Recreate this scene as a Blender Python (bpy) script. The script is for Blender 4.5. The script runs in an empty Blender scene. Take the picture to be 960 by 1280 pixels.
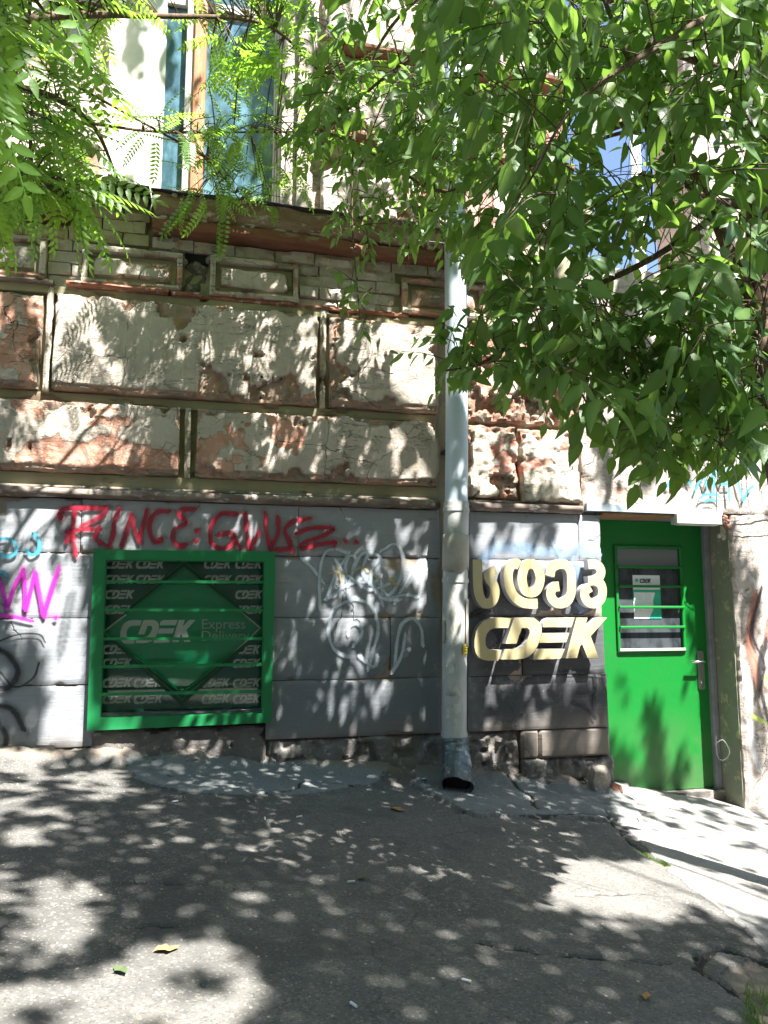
import bpy, bmesh, math, random
import numpy as np
from mathutils import Vector, Matrix, Quaternion

SC = bpy.context.scene
COL = SC.collection
random.seed(7)
RNG = np.random.default_rng(7)

# ------------------------------------------------------------------ camera, sky, sun, exposure
F, YAW, PIT = 961.0, math.radians(13.4), math.radians(7.3)
CAM = np.array([0.0, -4.65, 1.55])
FWD = np.array([math.sin(YAW)*math.cos(PIT), math.cos(YAW)*math.cos(PIT), math.sin(PIT)])
RGT = np.array([math.cos(YAW), -math.sin(YAW), 0.0])
UPV = np.cross(RGT, FWD)
cd = bpy.data.cameras.new('camera'); cam = bpy.data.objects.new('camera', cd); COL.objects.link(cam)
cd.sensor_fit = 'VERTICAL'; cd.sensor_height = 36.0; cd.lens = F/1280.0*36.0
cd.clip_start = 0.05; cd.clip_end = 2000
cam.matrix_world = Matrix(((RGT[0], UPV[0], -FWD[0], CAM[0]), (RGT[1], UPV[1], -FWD[1], CAM[1]),
                           (RGT[2], UPV[2], -FWD[2], CAM[2]), (0, 0, 0, 1)))
SC.camera = cam
SUN = np.array([0.55, -1.0, 2.0]); SUN = SUN/np.linalg.norm(SUN)
world = bpy.data.worlds.new('World'); SC.world = world; world.use_nodes = True
wn = world.node_tree.nodes; wl = world.node_tree.links
bg = wn.get('Background') or wn.new('ShaderNodeBackground')
sky = wn.new('ShaderNodeTexSky'); sky.sky_type = 'NISHITA'; sky.sun_disc = False
sky.sun_elevation = math.asin(SUN[2]); sky.sun_rotation = math.atan2(SUN[0], SUN[1])
sky.air_density = 1.0; sky.dust_density = 1.0; sky.ozone_density = 1.0; sky.altitude = 500
wl.new(sky.outputs[0], bg.inputs[0]); bg.inputs[1].default_value = 0.065
sl = bpy.data.lights.new('sun', 'SUN'); sl.energy = 5.0; sl.angle = math.radians(0.53); sl.color = (1.0, 0.97, 0.92)
so = bpy.data.objects.new('sun', sl); COL.objects.link(so)
so.rotation_euler = Vector(SUN).to_track_quat('Z', 'Y').to_euler(); so.location = (3, -6, 14)
SC.view_settings.view_transform = 'Standard'; SC.view_settings.look = 'None'
SC.view_settings.exposure = 2.35; SC.view_settings.gamma = 1.0
SC.view_settings.use_curve_mapping = False
SC.cycles.max_bounces = 8; SC.cycles.transparent_max_bounces = 12

# ------------------------------------------------------------------ measuring helpers (photo survey -> metres)
def pray(px, py): return FWD + RGT*((px-480)/F) + UPV*((640-py)/F)
def at(px, py, Y=0.0):
    d = pray(px, py); t = (Y-CAM[1])/d[1]; q = CAM+t*d; return (float(q[0]), float(q[1]), float(q[2]))
def AX(px, py, Y=0.0): return at(px, py, Y)[0]
def AZ(px, py, Y=0.0): return at(px, py, Y)[2]
def proj(Pn):
    v = np.asarray(Pn)-CAM; z = v@FWD
    zz = np.where(np.abs(z) < 1e-3, 1e-3, z)
    return 480+F*(v@RGT)/zz, 640-F*(v@UPV)/zz, z

# ------------------------------------------------------------------ numpy noise
_T = np.random.default_rng(11).random((256, 256))
def vn(x, y, s=0):
    x = np.asarray(x, float)+s*17.13; y = np.asarray(y, float)+s*31.7
    xi = np.floor(x).astype(int); yi = np.floor(y).astype(int); fx = x-xi; fy = y-yi
    fx = fx*fx*(3-2*fx); fy = fy*fy*(3-2*fy)
    a = _T[xi & 255, yi & 255]; b = _T[(xi+1) & 255, yi & 255]; c = _T[xi & 255, (yi+1) & 255]; d = _T[(xi+1) & 255, (yi+1) & 255]
    return (a*(1-fx)+b*fx)*(1-fy)+(c*(1-fx)+d*fx)*fy
def fbm(x, y, o=4, s=0):
    r = 0; a = .5; t = 0
    for i in range(o):
        r = r+a*vn(x*2**i, y*2**i, s+i*3); t += a; a *= .5
    return r/t
def sst(x, a, b):
    t = np.clip((x-a)/(b-a), 0, 1); return t*t*(3-2*t)
def inpoly(px, py, poly):
    px = np.asarray(px, float); py = np.asarray(py, float)
    r = np.zeros(px.shape, bool); n = len(poly); j = n-1
    for i in range(n):
        xi, yi = poly[i]; xj, yj = poly[j]
        c = ((yi > py) != (yj > py)) & (px < (xj-xi)*(py-yi)/((yj-yi) if yj != yi else 1e-9)+xi)
        r ^= c; j = i
    return r
def segdist(X, Y, pts):
    d = np.full(np.shape(X), 1e9)
    for (x0, y0), (x1, y1) in zip(pts[:-1], pts[1:]):
        vx, vy = x1-x0, y1-y0; L = vx*vx+vy*vy+1e-12
        t = np.clip(((X-x0)*vx+(Y-y0)*vy)/L, 0, 1)
        d = np.minimum(d, np.hypot(X-x0-t*vx, Y-y0-t*vy))
    return d

# ------------------------------------------------------------------ objects
def thing(name, label, cat, loc=(0, 0, 0), group=None, kind=None):
    o = bpy.data.objects.new(name, None); COL.objects.link(o); o.location = loc
    o.empty_display_size = .1
    o['label'] = label; o['category'] = cat
    if group: o['group'] = group
    if kind: o['kind'] = kind
    return o
def tag(o, label=None, cat=None, group=None, kind=None):
    if label: o['label'] = label
    if cat: o['category'] = cat
    if group: o['group'] = group
    if kind: o['kind'] = kind
    return o
def rootloc(p):
    v = Vector((0, 0, 0))
    while p is not None:
        v += p.location; p = p.parent
    return v
def link(name, me, mat=None, parent=None, loc=None):
    """mesh is in world coordinates unless loc is given"""
    o = bpy.data.objects.new(name, me); COL.objects.link(o)
    if mat is not None and len(me.materials) == 0: me.materials.append(mat)
    if parent is not None:
        o.parent = parent
        r = rootloc(parent)
        o.location = (Vector(loc) if loc is not None else Vector((0, 0, 0)))-r
    elif loc is not None: o.location = loc
    return o
def mesh(verts, faces, smooth=False):
    me = bpy.data.meshes.new('m'); me.from_pydata([tuple(v) for v in verts], [], faces); me.update()
    if smooth: me.shade_smooth()
    return me
class MB:
    def __init__(s): s.v = []; s.f = []
    def box(s, x0, x1, y0, y1, z0, z1, b=0.0):
        n = len(s.v)
        if b <= 0:
            s.v += [(x, y, z) for z in (z0, z1) for y in (y0, y1) for x in (x0, x1)]
            s.f += [tuple(n+i for i in q) for q in ((0, 2, 3, 1), (4, 5, 7, 6), (0, 1, 5, 4), (2, 6, 7, 3), (0, 4, 6, 2), (1, 3, 7, 5))]
        else:
            # chamfer only on the four edges of the front (y0) face
            s.v += [(x0+b, y0, z0+b), (x1-b, y0, z0+b), (x1-b, y0, z1-b), (x0+b, y0, z1-b),
                    (x0, y0+b, z0), (x1, y0+b, z0), (x1, y0+b, z1), (x0, y0+b, z1),
                    (x0, y1, z0), (x1, y1, z0), (x1, y1, z1), (x0, y1, z1)]
            s.f += [tuple(n+i for i in q) for q in ((0, 1, 2, 3), (4, 5, 1, 0), (5, 6, 2, 1), (6, 7, 3, 2), (7, 4, 0, 3),
                    (8, 9, 5, 4), (9, 10, 6, 5), (10, 11, 7, 6), (11, 8, 4, 7), (11, 10, 9, 8))]
        return s
    def poly(s, pts, y0, y1):
        """pts (x,z) outline, front at y0, back at y1"""
        a = sum(p[0]*q[1]-q[0]*p[1] for p, q in zip(pts, pts[1:]+pts[:1]))
        if a < 0: pts = pts[::-1]
        n = len(s.v); k = len(pts)
        s.v += [(x, y0, z) for x, z in pts]+[(x, y1, z) for x, z in pts]
        s.f.append(tuple(n+i for i in range(k)))
        s.f.append(tuple(n+k+i for i in reversed(range(k))))
        for i in range(k):
            j = (i+1) % k; s.f.append((n+j, n+i, n+k+i, n+k+j))
        return s
    def tube(s, pts, rad, seg=8, cap=True, squash=None):
        pts = [np.array(p, float) for p in pts]; k = len(pts)
        if not hasattr(rad, '__len__'): rad = [rad]*k
        n0 = len(s.v); ref = None
        for i, p in enumerate(pts):
            d = pts[min(i+1, k-1)]-pts[max(i-1, 0)]; d = d/(np.linalg.norm(d)+1e-12)
            if ref is None:
                ref = np.array([0, 0, 1.0]) if abs(d[2]) < .9 else np.array([0, 1.0, 0])
            u = ref-d*(ref@d); u /= np.linalg.norm(u)+1e-12; w = np.cross(d, u); ref = u
            for j in range(seg):
                a = 2*math.pi*j/seg
                s.v.append(tuple(p+rad[i]*(math.cos(a)*u+math.sin(a)*w)))
        for i in range(k-1):
            for j in range(seg):
                a = n0+i*seg+j; b = n0+i*seg+(j+1) % seg
                s.f.append((a, b, b+seg, a+seg))
        if cap:
            s.f.append(tuple(n0+j for j in reversed(range(seg)))); s.f.append(tuple(n0+(k-1)*seg+j for j in range(seg)))
        return s
    def ribbon(s, pts, w, y0, y1, ramp=0.0012):
        """thick solid stroke in the XZ plane; front ramps a little so a stroke never lies flush with itself"""
        L, R = offset(pts, w); k = len(pts); n = len(s.v)
        for i in range(k):
            yy = y0-ramp*i/(k-1)
            s.v += [(L[i][0], yy, L[i][1]), (R[i][0], yy, R[i][1]), (R[i][0], y1, R[i][1]), (L[i][0], y1, L[i][1])]
        for i in range(k-1):
            a = n+4*i; b = a+4
            for q in range(4):
                r = (q+1) % 4; s.f.append((a+q, b+q, b+r, a+r))
        s.f.append((n, n+1, n+2, n+3)); e = n+4*(k-1); s.f.append((e+3, e+2, e+1, e))
        return s
    def link(s, name, mat, parent=None, smooth=False, fix=False):
        me = mesh(s.v, s.f, smooth)
        if fix:
            bm = bmesh.new(); bm.from_mesh(me); bmesh.ops.recalc_face_normals(bm, faces=bm.faces); bm.to_mesh(me); bm.free()
        if smooth: me.shade_smooth()
        return link(name, me, mat, parent)
def offset(pts, w):
    P = np.array(pts, float); T = np.gradient(P, axis=0); T /= np.linalg.norm(T, axis=1)[:, None]+1e-12
    N = np.stack([-T[:, 1], T[:, 0]], 1); h = (np.array(w)[:, None] if hasattr(w, '__len__') else w)/2
    return P+N*h, P-N*h
def smooth_path(pts, n=8, closed=False):
    P = np.array(pts, float)
    if len(P) < 3: return np.array([P[0]+(P[-1]-P[0])*t for t in np.linspace(0, 1, n+1)])
    Q = np.vstack([P[-1:], P, P[:2]]) if closed else np.vstack([2*P[0]-P[1], P, 2*P[-1]-P[-2]])
    out = []
    for i in range(1, len(Q)-2):
        p0, p1, p2, p3 = Q[i-1], Q[i], Q[i+1], Q[i+2]
        for t in np.linspace(0, 1, n, endpoint=False):
            out.append(.5*((2*p1)+(-p0+p2)*t+(2*p0-5*p1+4*p2-p3)*t*t+(-p0+3*p1-3*p2+p3)*t**3))
    out.append(Q[-2]); return np.array(out)

def unit_(v): v = np.asarray(v, float); return v/(np.linalg.norm(v)+1e-9)
# ------------------------------------------------------------------ material toolkit
class NT:
    def __init__(s, name):
        s.m = bpy.data.materials.new(name); s.m.use_nodes = True; s.t = s.m.node_tree; s.n = s.t.nodes
        s.b = s.n.get('Principled BSDF'); s.out = [x for x in s.n if x.type == 'OUTPUT_MATERIAL'][0]
        s.b.inputs['Roughness'].default_value = .8
        g = s.n.new('ShaderNodeNewGeometry'); s.pos = g.outputs['Position']; s.geo = g
    def L(s, a, b): s.t.links.new(a, b)
    def val(s, inp, v):
        if hasattr(v, 'is_output') or isinstance(v, bpy.types.NodeSocket): s.L(v, inp)
        elif isinstance(v, (tuple, list)): inp.default_value = (v[0], v[1], v[2], 1) if len(inp.default_value) == 4 else v
        else: inp.default_value = v
    def objco(s): return s.n.new('ShaderNodeTexCoord').outputs['Object']
    def map(s, scale=(1, 1, 1), co=None, rot=(0, 0, 0)):
        m = s.n.new('ShaderNodeMapping'); s.L(co or s.pos, m.inputs[0]); m.inputs[3].default_value = scale; m.inputs[2].default_value = rot
        return m.outputs[0]
    def noise(s, scale, detail=5, rough=.55, dist=0, co=None, color=False):
        n = s.n.new('ShaderNodeTexNoise'); s.L(co or s.pos, n.inputs['Vector'])
        n.inputs['Scale'].default_value = scale; n.inputs['Detail'].default_value = detail
        n.inputs['Roughness'].default_value = rough; n.inputs['Distortion'].default_value = dist
        return n.outputs['Color' if color else 'Fac']
    def vor(s, scale, feature='F1', co=None, out=None, rand=1):
        n = s.n.new('ShaderNodeTexVoronoi'); n.feature = feature; s.L(co or s.pos, n.inputs['Vector'])
        n.inputs['Scale'].default_value = scale; n.inputs['Randomness'].default_value = rand
        return n.outputs[out or 'Distance']
    def attr(s, name):
        n = s.n.new('ShaderNodeAttribute'); n.attribute_name = name; return n.outputs['Fac']
    def ramp(s, f, a, b, inv=False):
        n = s.n.new('ShaderNodeMapRange'); n.interpolation_type = 'SMOOTHSTEP'; s.val(n.inputs[0], f)
        n.inputs[1].default_value = a; n.inputs[2].default_value = b
        n.inputs[3].default_value = 1 if inv else 0; n.inputs[4].default_value = 0 if inv else 1
        return n.outputs[0]
    def math(s, op, a, b=0.0, c=None):
        n = s.n.new('ShaderNodeMath'); n.operation = op; s.val(n.inputs[0], a); s.val(n.inputs[1], b)
        if c is not None: s.val(n.inputs[2], c)
        return n.outputs[0]
    def mix(s, f, a, b, mode='MIX'):
        n = s.n.new('ShaderNodeMix'); n.data_type = 'RGBA'; n.blend_type = mode
        s.val(n.inputs[0], f); s.val(n.inputs[6], a); s.val(n.inputs[7], b); return n.outputs[2]
    def vadd(s, a, b, k):
        n = s.n.new('ShaderNodeVectorMath'); n.operation = 'MULTIPLY_ADD'; s.L(b, n.inputs[0]); n.inputs[1].default_value = (k, k, k); s.L(a, n.inputs[2])
        return n.outputs[0]
    def bump(s, h, strength=.5, dist=.01, prev=None):
        n = s.n.new('ShaderNodeBump'); n.inputs['Strength'].default_value = strength; n.inputs['Distance'].default_value = dist
        s.L(h, n.inputs['Height'])
        if prev is not None: s.L(prev, n.inputs['Normal'])
        return n.outputs[0]
    def fin(s, color, rough=None, nrm=None, metal=None, spec=None):
        s.val(s.b.inputs['Base Color'], color)
        if rough is not None: s.val(s.b.inputs['Roughness'], rough)
        if nrm is not None: s.L(nrm, s.b.inputs['Normal'])
        if metal is not None: s.b.inputs['Metallic'].default_value = metal
        if spec is not None: s.b.inputs['Specular IOR Level'].default_value = spec
        return s.m
    def crack(s, scale, w=.012, mask=None):
        co = s.vadd(s.pos, s.noise(3.0, 4, .6, color=True), .22)
        e = s.vor(scale, 'DISTANCE_TO_EDGE', co)
        c = s.ramp(e, 0, w, True)
        return s.math('MULTIPLY', c, mask) if mask is not None else c

def m_stucco(name, a, b, pink, brick, crk=1.0):
    t = NT(name)
    big = t.noise(1.6, 5, .6); mid = t.noise(6, 6, .65); fine = t.noise(38, 6, .7); grit = t.noise(160, 4, .7)
    col = t.mix(t.ramp(big, .38, .62), a, b)
    col = t.mix(t.math('MULTIPLY', t.ramp(mid, .45, .7), .5), col, (a[0]*.72, a[1]*.72, a[2]*.68))
    col = t.mix(t.math('MULTIPLY', t.ramp(fine, .5, .75), .45), col, (.62, .57, .50))
    run = t.noise(7, 5, .6, co=t.map((3.0, 1, .35)))
    col = t.mix(t.math('MULTIPLY', t.ramp(run, .52, .75), .45), col, (.22, .21, .16))
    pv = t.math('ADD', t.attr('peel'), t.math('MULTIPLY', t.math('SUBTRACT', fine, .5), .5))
    pl = t.ramp(pv, .45, .55); rim_shade = t.math('MULTIPLY', t.ramp(pv, .30, .45), t.ramp(pv, .56, .70, True))
    col = t.mix(t.math('MULTIPLY', t.ramp(grit, .55, .72), .35), col, (.25, .22, .17))
    pk = t.mix(t.ramp(mid, .35, .65), pink, (pink[0]*.85, pink[1]*.72, pink[2]*.66))
    pk = t.mix(t.math('MULTIPLY', t.ramp(t.noise(22, 5, .7), .52, .62), .6), pk, (.56, .47, .40))
    col = t.mix(pl, col, pk)
    col = t.mix(t.math('MULTIPLY', rim_shade, .35), col, (.20, .13, .09))  # dark line painted around peeled patches in place of the step's shade
    lay = t.noise(5, 6, .75, 1.2, co=t.map((.45, 1, 2.2))); ll = t.math('MULTIPLY', t.ramp(t.math('ABSOLUTE', t.math('SUBTRACT', lay, .52)), .0, .008, True), t.ramp(t.noise(2.7, 3), .47, .58))
    col = t.mix(t.math('MULTIPLY', ll, .75*crk), col, (.13, .11, .09))
    ch = t.ramp(t.math('ADD', t.attr('chip'), t.math('MULTIPLY', t.math('SUBTRACT', fine, .5), .6)), .38, .6)
    bk = t.mix(t.ramp(t.noise(12, 5, .7), .4, .62), brick, (.30, .26, .21))
    col = t.mix(ch, col, bk)
    cmask = t.ramp(t.noise(2.2, 3), .46, .6)
    ck = t.crack(2.6, .006, cmask); ck2 = t.crack(11, .016, t.ramp(t.noise(3.1, 3), .56, .66))
    cc = t.math('MULTIPLY', t.math('MAXIMUM', ck, t.math('MULTIPLY', ck2, .7)), crk)
    pit = t.ramp(t.vor(42), .0, .13, True); pit = t.math('MULTIPLY', pit, t.ramp(t.noise(9, 3), .55, .65))
    col = t.mix(t.math('MAXIMUM', t.math('MULTIPLY', cc, .85), t.math('MULTIPLY', pit, .7)), col, (.10, .085, .07))
    h = t.math('ADD', t.math('MULTIPLY', mid, .8), t.math('ADD', t.math('MULTIPLY', fine, .6), t.math('MULTIPLY', grit, .22)))
    h = t.math('SUBTRACT', h, t.math('ADD', t.math('MULTIPLY', cc, 1.2), t.math('MULTIPLY', pit, .5)))
    h = t.math('SUBTRACT', h, t.math('ADD', t.math('MULTIPLY', pl, .5), t.math('MULTIPLY', ll, .7)))
    return t.fin(col, .92, t.bump(h, 1, .018), spec=.2)
M = {}
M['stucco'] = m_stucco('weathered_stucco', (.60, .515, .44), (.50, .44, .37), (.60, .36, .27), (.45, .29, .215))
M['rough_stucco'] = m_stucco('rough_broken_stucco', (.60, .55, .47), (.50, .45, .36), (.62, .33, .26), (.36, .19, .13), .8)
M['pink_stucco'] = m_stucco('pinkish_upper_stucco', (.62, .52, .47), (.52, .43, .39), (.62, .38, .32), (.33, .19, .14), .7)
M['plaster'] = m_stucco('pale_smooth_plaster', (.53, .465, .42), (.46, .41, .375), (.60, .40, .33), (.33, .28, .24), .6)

def m_simple(name, c1, c2, scale=8, rough=.8, bump=.4, dist=.006, c3=None, metal=0, spec=.3, stretch=(1, 1, 1)):
    t = NT(name); co = t.map(stretch)
    oi = t.n.new('ShaderNodeObjectInfo')
    n1 = t.noise(scale, 6, .65, co=co); n2 = t.noise(scale*7, 5, .7, co=co)
    col = t.mix(t.ramp(n1, .35, .65), c1, c2)
    col = t.mix(t.math('MULTIPLY', oi.outputs['Random'], .4), col, tuple(x*.6 for x in c2))
    if c3 is not None: col = t.mix(t.ramp(t.noise(scale*2.3, 5, .7, co=co), .55, .64), col, c3)
    col = t.mix(t.math('MULTIPLY', t.ramp(n2, .5, .75), .35), col, tuple(x*.55 for x in c1))
    h = t.math('ADD', n1, t.math('MULTIPLY', n2, .5))
    return t.fin(col, rough, t.bump(h, bump, dist), metal, spec)
M['groove'] = m_simple('olive_mortar', (.36, .33, .23), (.28, .26, .18), 5, .95, .7, .01, (.33, .29, .20))
M['fascia'] = m_simple('olive_painted_band', (.37, .35, .22), (.30, .28, .17), 3, .85, .5, .006, (.17, .12, .08), stretch=(.4, 1, 1.5))
M['moulding'] = m_simple('worn_brown_moulding', (.30, .25, .21), (.16, .12, .10), 9, .85, .6, .008, (.5, .46, .42), stretch=(.4, 1, 1))
M['brick'] = m_simple('old_brick', (.36, .16, .10), (.24, .11, .075), 9, .9, .8, .008, (.42, .36, .29))
M['ochre_brick'] = m_simple('ochre_washed_brick', (.46, .41, .27), (.38, .33, .22), 7, .9, .7, .008, (.30, .22, .14))
M['pale_brick'] = m_simple('pale_washed_brick', (.55, .50, .44), (.43, .38, .32), 9, .92, .9, .012, (.42, .24, .18))
M['redstrip'] = m_simple('red_brown_cornice', (.27, .115, .068), (.17, .075, .048), 5, .8, .8, .01, (.30, .21, .15), stretch=(.3, 1, 1))
M['cornice_brown'] = m_simple('crumbling_brown_cornice', (.40, .31, .22), (.26, .15, .10), 9, .9, 1, .016, (.50, .43, .34), stretch=(.5, 1, 1))
M['blacksheet'] = m_simple('black_roofing_felt', (.05, .045, .042), (.03, .03, .03), 9, .7, .5, .006)
M['stone'] = m_simple('rubble_stone', (.30, .26, .21), (.19, .17, .15), 12, .95, .9, .012, (.42, .38, .32))
M['base'] = m_simple('rough_concrete_base', (.21, .195, .18), (.14, .13, .12), 6, .95, 1, .015, (.33, .30, .26))
M['wood_white'] = m_simple('peeling_white_wood', (.68, .64, .60), (.55, .50, .48), 6, .6, .3, .003, (.42, .30, .2), stretch=(3, 3, .5))
M['wood_orange'] = m_simple('orange_brown_wood', (.50, .20, .08), (.36, .15, .07), 5, .6, .3, .003, (.55, .35, .25), stretch=(4, 4, .5))
M['board_white'] = m_simple('whitewashed_board', (.66, .66, .60), (.55, .57, .50), 3, .7, .15, .003)
M['dark'] = m_simple('dark_cavity', (.02, .02, .02), (.03, .03, .03), 5, 1)  # near-black colour for shade painted into holes
M['green'] = None
def m_green(name, c, rough=.38, dirt=.35):
    t = NT(name); n = t.noise(3.5, 5, .6); f = t.noise(60, 4, .6)
    col = t.mix(t.math('MULTIPLY', t.ramp(n, .4, .75), dirt), c, (c[0]*1.5+.012, c[1]*.68, c[2]*.8+.01))
    sep = t.n.new('ShaderNodeSeparateXYZ'); t.L(t.pos, sep.inputs[0])
    d = t.math('MULTIPLY', t.ramp(sep.outputs[2], .35, .95, True), t.ramp(t.noise(2.1, 4, .6), .30, .62))
    col = t.mix(t.math('MULTIPLY', d, .65 if dirt > .3 else .1), col, (.10, .13, .07))
    rs = t.ramp(t.noise(9, 7, .78), .66, .70)
    col = t.mix(t.math('MULTIPLY', rs, .55), col, (.11, .10, .06))
    scr = t.ramp(t.noise(26, 5, .75, co=t.map((6, 1, .5))), .66, .72)
    col = t.mix(t.math('MULTIPLY', scr, .25), col, (.12, .30, .14))
    return t.fin(col, t.math('ADD', rough, t.math('MULTIPLY', t.math('SUBTRACT', n, .5), .3)), t.bump(t.math('ADD', n, t.math('MULTIPLY', f, .10)), .4, .012), spec=.45)
M['green'] = m_green('green_door_paint', (.004, .165, .022))
M['green_frame'] = m_green('green_frame_paint', (.010, .20, .060), .42, .3)
M['green_dark'] = m_green('dark_green_steel', (.004, .042, .022), .35, .2)
M['film'] = NT('green_window_film').fin((.008, .40, .165), .25)
M['film_dark'] = NT('dark_green_window_film').fin((.005, .15, .09), .25)
M['print_white'] = NT('white_print').fin((.80, .84, .82), .5)
M['print_grey'] = NT('grey_print').fin((.55, .62, .60), .5)
M['print_teal'] = NT('teal_print').fin((.02, .42, .26), .5)
M['paper'] = NT('white_paper').fin((.72, .76, .78), .6)
def m_letter():
    t = NT('cream_acrylic'); n = t.noise(5, 4); return t.fin(t.mix(t.ramp(n, .4, .7), (.47, .40, .205), (.50, .44, .265)), .55, spec=.4)
M['letter'] = m_letter()
M['letter_side'] = NT('white_letter_return').fin((.44, .43, .46), .5)
def m_glass(name, col, rough=.03, mixv=.12):
    t = NT(name); n = t.math('ADD', t.math('MULTIPLY', t.noise(2.2, 4), .5), t.math('MULTIPLY', t.noise(7, 6, .7, co=t.map((1.5, 1, .6))), .5))
    return t.fin(t.mix(t.ramp(n, .42, .60), col, tuple(x*2.6+.02 for x in col)), rough, t.bump(n, .08, .02), spec=.5)  # pale cloudy streaks coloured in for curtain and reflection variation
M['glass_blue'] = m_glass('old_window_glass', (.035, .075, .10), .06)
M['glass_dark'] = m_glass('dark_door_glass', (.018, .022, .026), .05)
def m_clear():
    t = NT('thin_clear_glass')
    tr = t.n.new('ShaderNodeBsdfTransparent'); tr.inputs[0].default_value = (.97, .98, .97, 1)
    gl = t.n.new('ShaderNodeBsdfGlossy'); gl.inputs[0].default_value = (.9, .95, .95, 1); gl.inputs['Roughness'].default_value = .03
    fr = t.n.new('ShaderNodeFresnel'); fr.inputs[0].default_value = 1.5
    mx = t.n.new('ShaderNodeMixShader'); t.L(t.math('MULTIPLY', fr.outputs[0], .7), mx.inputs[0]); t.L(tr.outputs[0], mx.inputs[1]); t.L(gl.outputs[0], mx.inputs[2])
    t.L(mx.outputs[0], t.out.inputs[0]); return t.m
M['clear'] = m_clear()
M['steel'] = NT('brushed_steel').fin((.55, .55, .55), .28, metal=1)
M['lamp_box'] = m_simple('cream_plastic', (.60, .57, .52), (.5, .48, .44), 6, .5, .1)
M['bluemetal'] = m_simple('pale_blue_sheet', (.42, .50, .56), (.36, .43, .49), 8, .5, .2, .003, (.30, .33, .35))
def m_pipe(name, c1, c2, flake, k):
    t = NT(name); n = t.noise(5, 5, .6); p = t.noise(11, 6, .7, co=t.map((1, 1, .45))); f = t.noise(45, 5, .7)
    col = t.mix(t.ramp(n, .35, .65), c1, c2)
    fl = t.ramp(t.math('ADD', p, t.math('MULTIPLY', t.math('SUBTRACT', f, .5), .12)), k, k+.02)
    col = t.mix(fl, col, flake)
    rs = t.ramp(t.noise(20, 6, .7), .68, .73); col = t.mix(t.math('MULTIPLY', rs, .7), col, (.16, .09, .05))
    h = t.math('ADD', t.math('MULTIPLY', fl, -.6), t.math('ADD', t.math('MULTIPLY', f, .3), t.math('MULTIPLY', n, .4)))
    return t.fin(col, .5, t.bump(h, .5, .004), spec=.35)
M['pipe_blue'] = m_pipe('pale_blue_pipe_paint', (.49, .575, .63), (.43, .52, .58), (.46, .46, .44), .66)
M['pipe_old'] = m_pipe('weathered_pipe_paint', (.46, .47, .44), (.35, .375, .36), (.56, .55, .48), .55)
M['zinc'] = m_simple('dull_zinc', (.16, .20, .21), (.10, .13, .135), 10, .45, .4, .003, (.26, .29, .29), metal=.5, spec=.5)
M['rag'] = m_simple('peeling_paper', (.50, .47, .40), (.40, .38, .33), 12, .9, .4, .003)

def m_plinth():
    t = NT('grey_painted_concrete')
    big = t.noise(1.3, 5, .6); mid = t.noise(5, 6, .7); fine = t.noise(50, 5, .7)
    comb = t.noise(26, 4, .6, co=t.map((.16, 1, 2.6)))
    sep = t.n.new('ShaderNodeSeparateXYZ'); t.L(t.pos, sep.inputs[0])
    col = t.mix(t.ramp(big, .35, .65), (.37, .385, .405), (.28, .295, .32))
    oi = t.n.new('ShaderNodeObjectInfo'); col = t.mix(t.math('MULTIPLY', oi.outputs['Random'], .35), col, (.20, .21, .225))
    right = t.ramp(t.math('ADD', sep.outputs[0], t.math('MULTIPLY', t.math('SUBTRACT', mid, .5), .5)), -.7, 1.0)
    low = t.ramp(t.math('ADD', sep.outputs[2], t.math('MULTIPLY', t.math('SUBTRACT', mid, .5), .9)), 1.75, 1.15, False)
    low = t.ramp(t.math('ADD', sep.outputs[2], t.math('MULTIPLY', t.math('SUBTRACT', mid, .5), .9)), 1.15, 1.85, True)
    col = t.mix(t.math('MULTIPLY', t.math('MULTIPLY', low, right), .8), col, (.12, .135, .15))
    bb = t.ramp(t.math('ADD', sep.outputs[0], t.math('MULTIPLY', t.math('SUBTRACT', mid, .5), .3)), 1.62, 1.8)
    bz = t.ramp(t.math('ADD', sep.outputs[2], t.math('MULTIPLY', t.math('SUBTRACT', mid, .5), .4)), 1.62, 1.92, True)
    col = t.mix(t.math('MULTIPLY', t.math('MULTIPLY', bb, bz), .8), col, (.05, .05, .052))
    col = t.mix(t.math('MULTIPLY', t.ramp(mid, .52, .75), .5), col, (.42, .42, .42))
    col = t.mix(t.math('MULTIPLY', t.ramp(t.noise(14, 6, .75), .64, .68), .6), col, (.36, .33, .29))
    col = t.mix(t.math('MULTIPLY', t.ramp(comb, .5, .72), .25), col, (.17, .18, .19))
    drt = t.ramp(t.math('ADD', sep.outputs[2], t.math('MULTIPLY', t.math('SUBTRACT', mid, .5), .35)), .72, .95, True)
    col = t.mix(t.math('MULTIPLY', drt, .6), col, (.24, .20, .16))
    chp = t.ramp(t.math('ADD', t.attr('chip'), t.math('MULTIPLY', t.math('SUBTRACT', fine, .5), .6)), .4, .6)
    col = t.mix(chp, col, (.30, .25, .20))
    ck = t.crack(1.7, .006, t.ramp(t.noise(1.7, 3), .5, .6))
    col = t.mix(t.math('MULTIPLY', ck, .8), col, (.05, .05, .05))
    h = t.math('ADD', t.math('MULTIPLY', comb, .5), t.math('ADD', t.math('MULTIPLY', fine, .35), t.math('MULTIPLY', mid, .6)))
    h = t.math('SUBTRACT', h, ck)
    return t.fin(col, .82, t.bump(h, .6, .007), spec=.3)
M['plinth'] = m_plinth()

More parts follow.
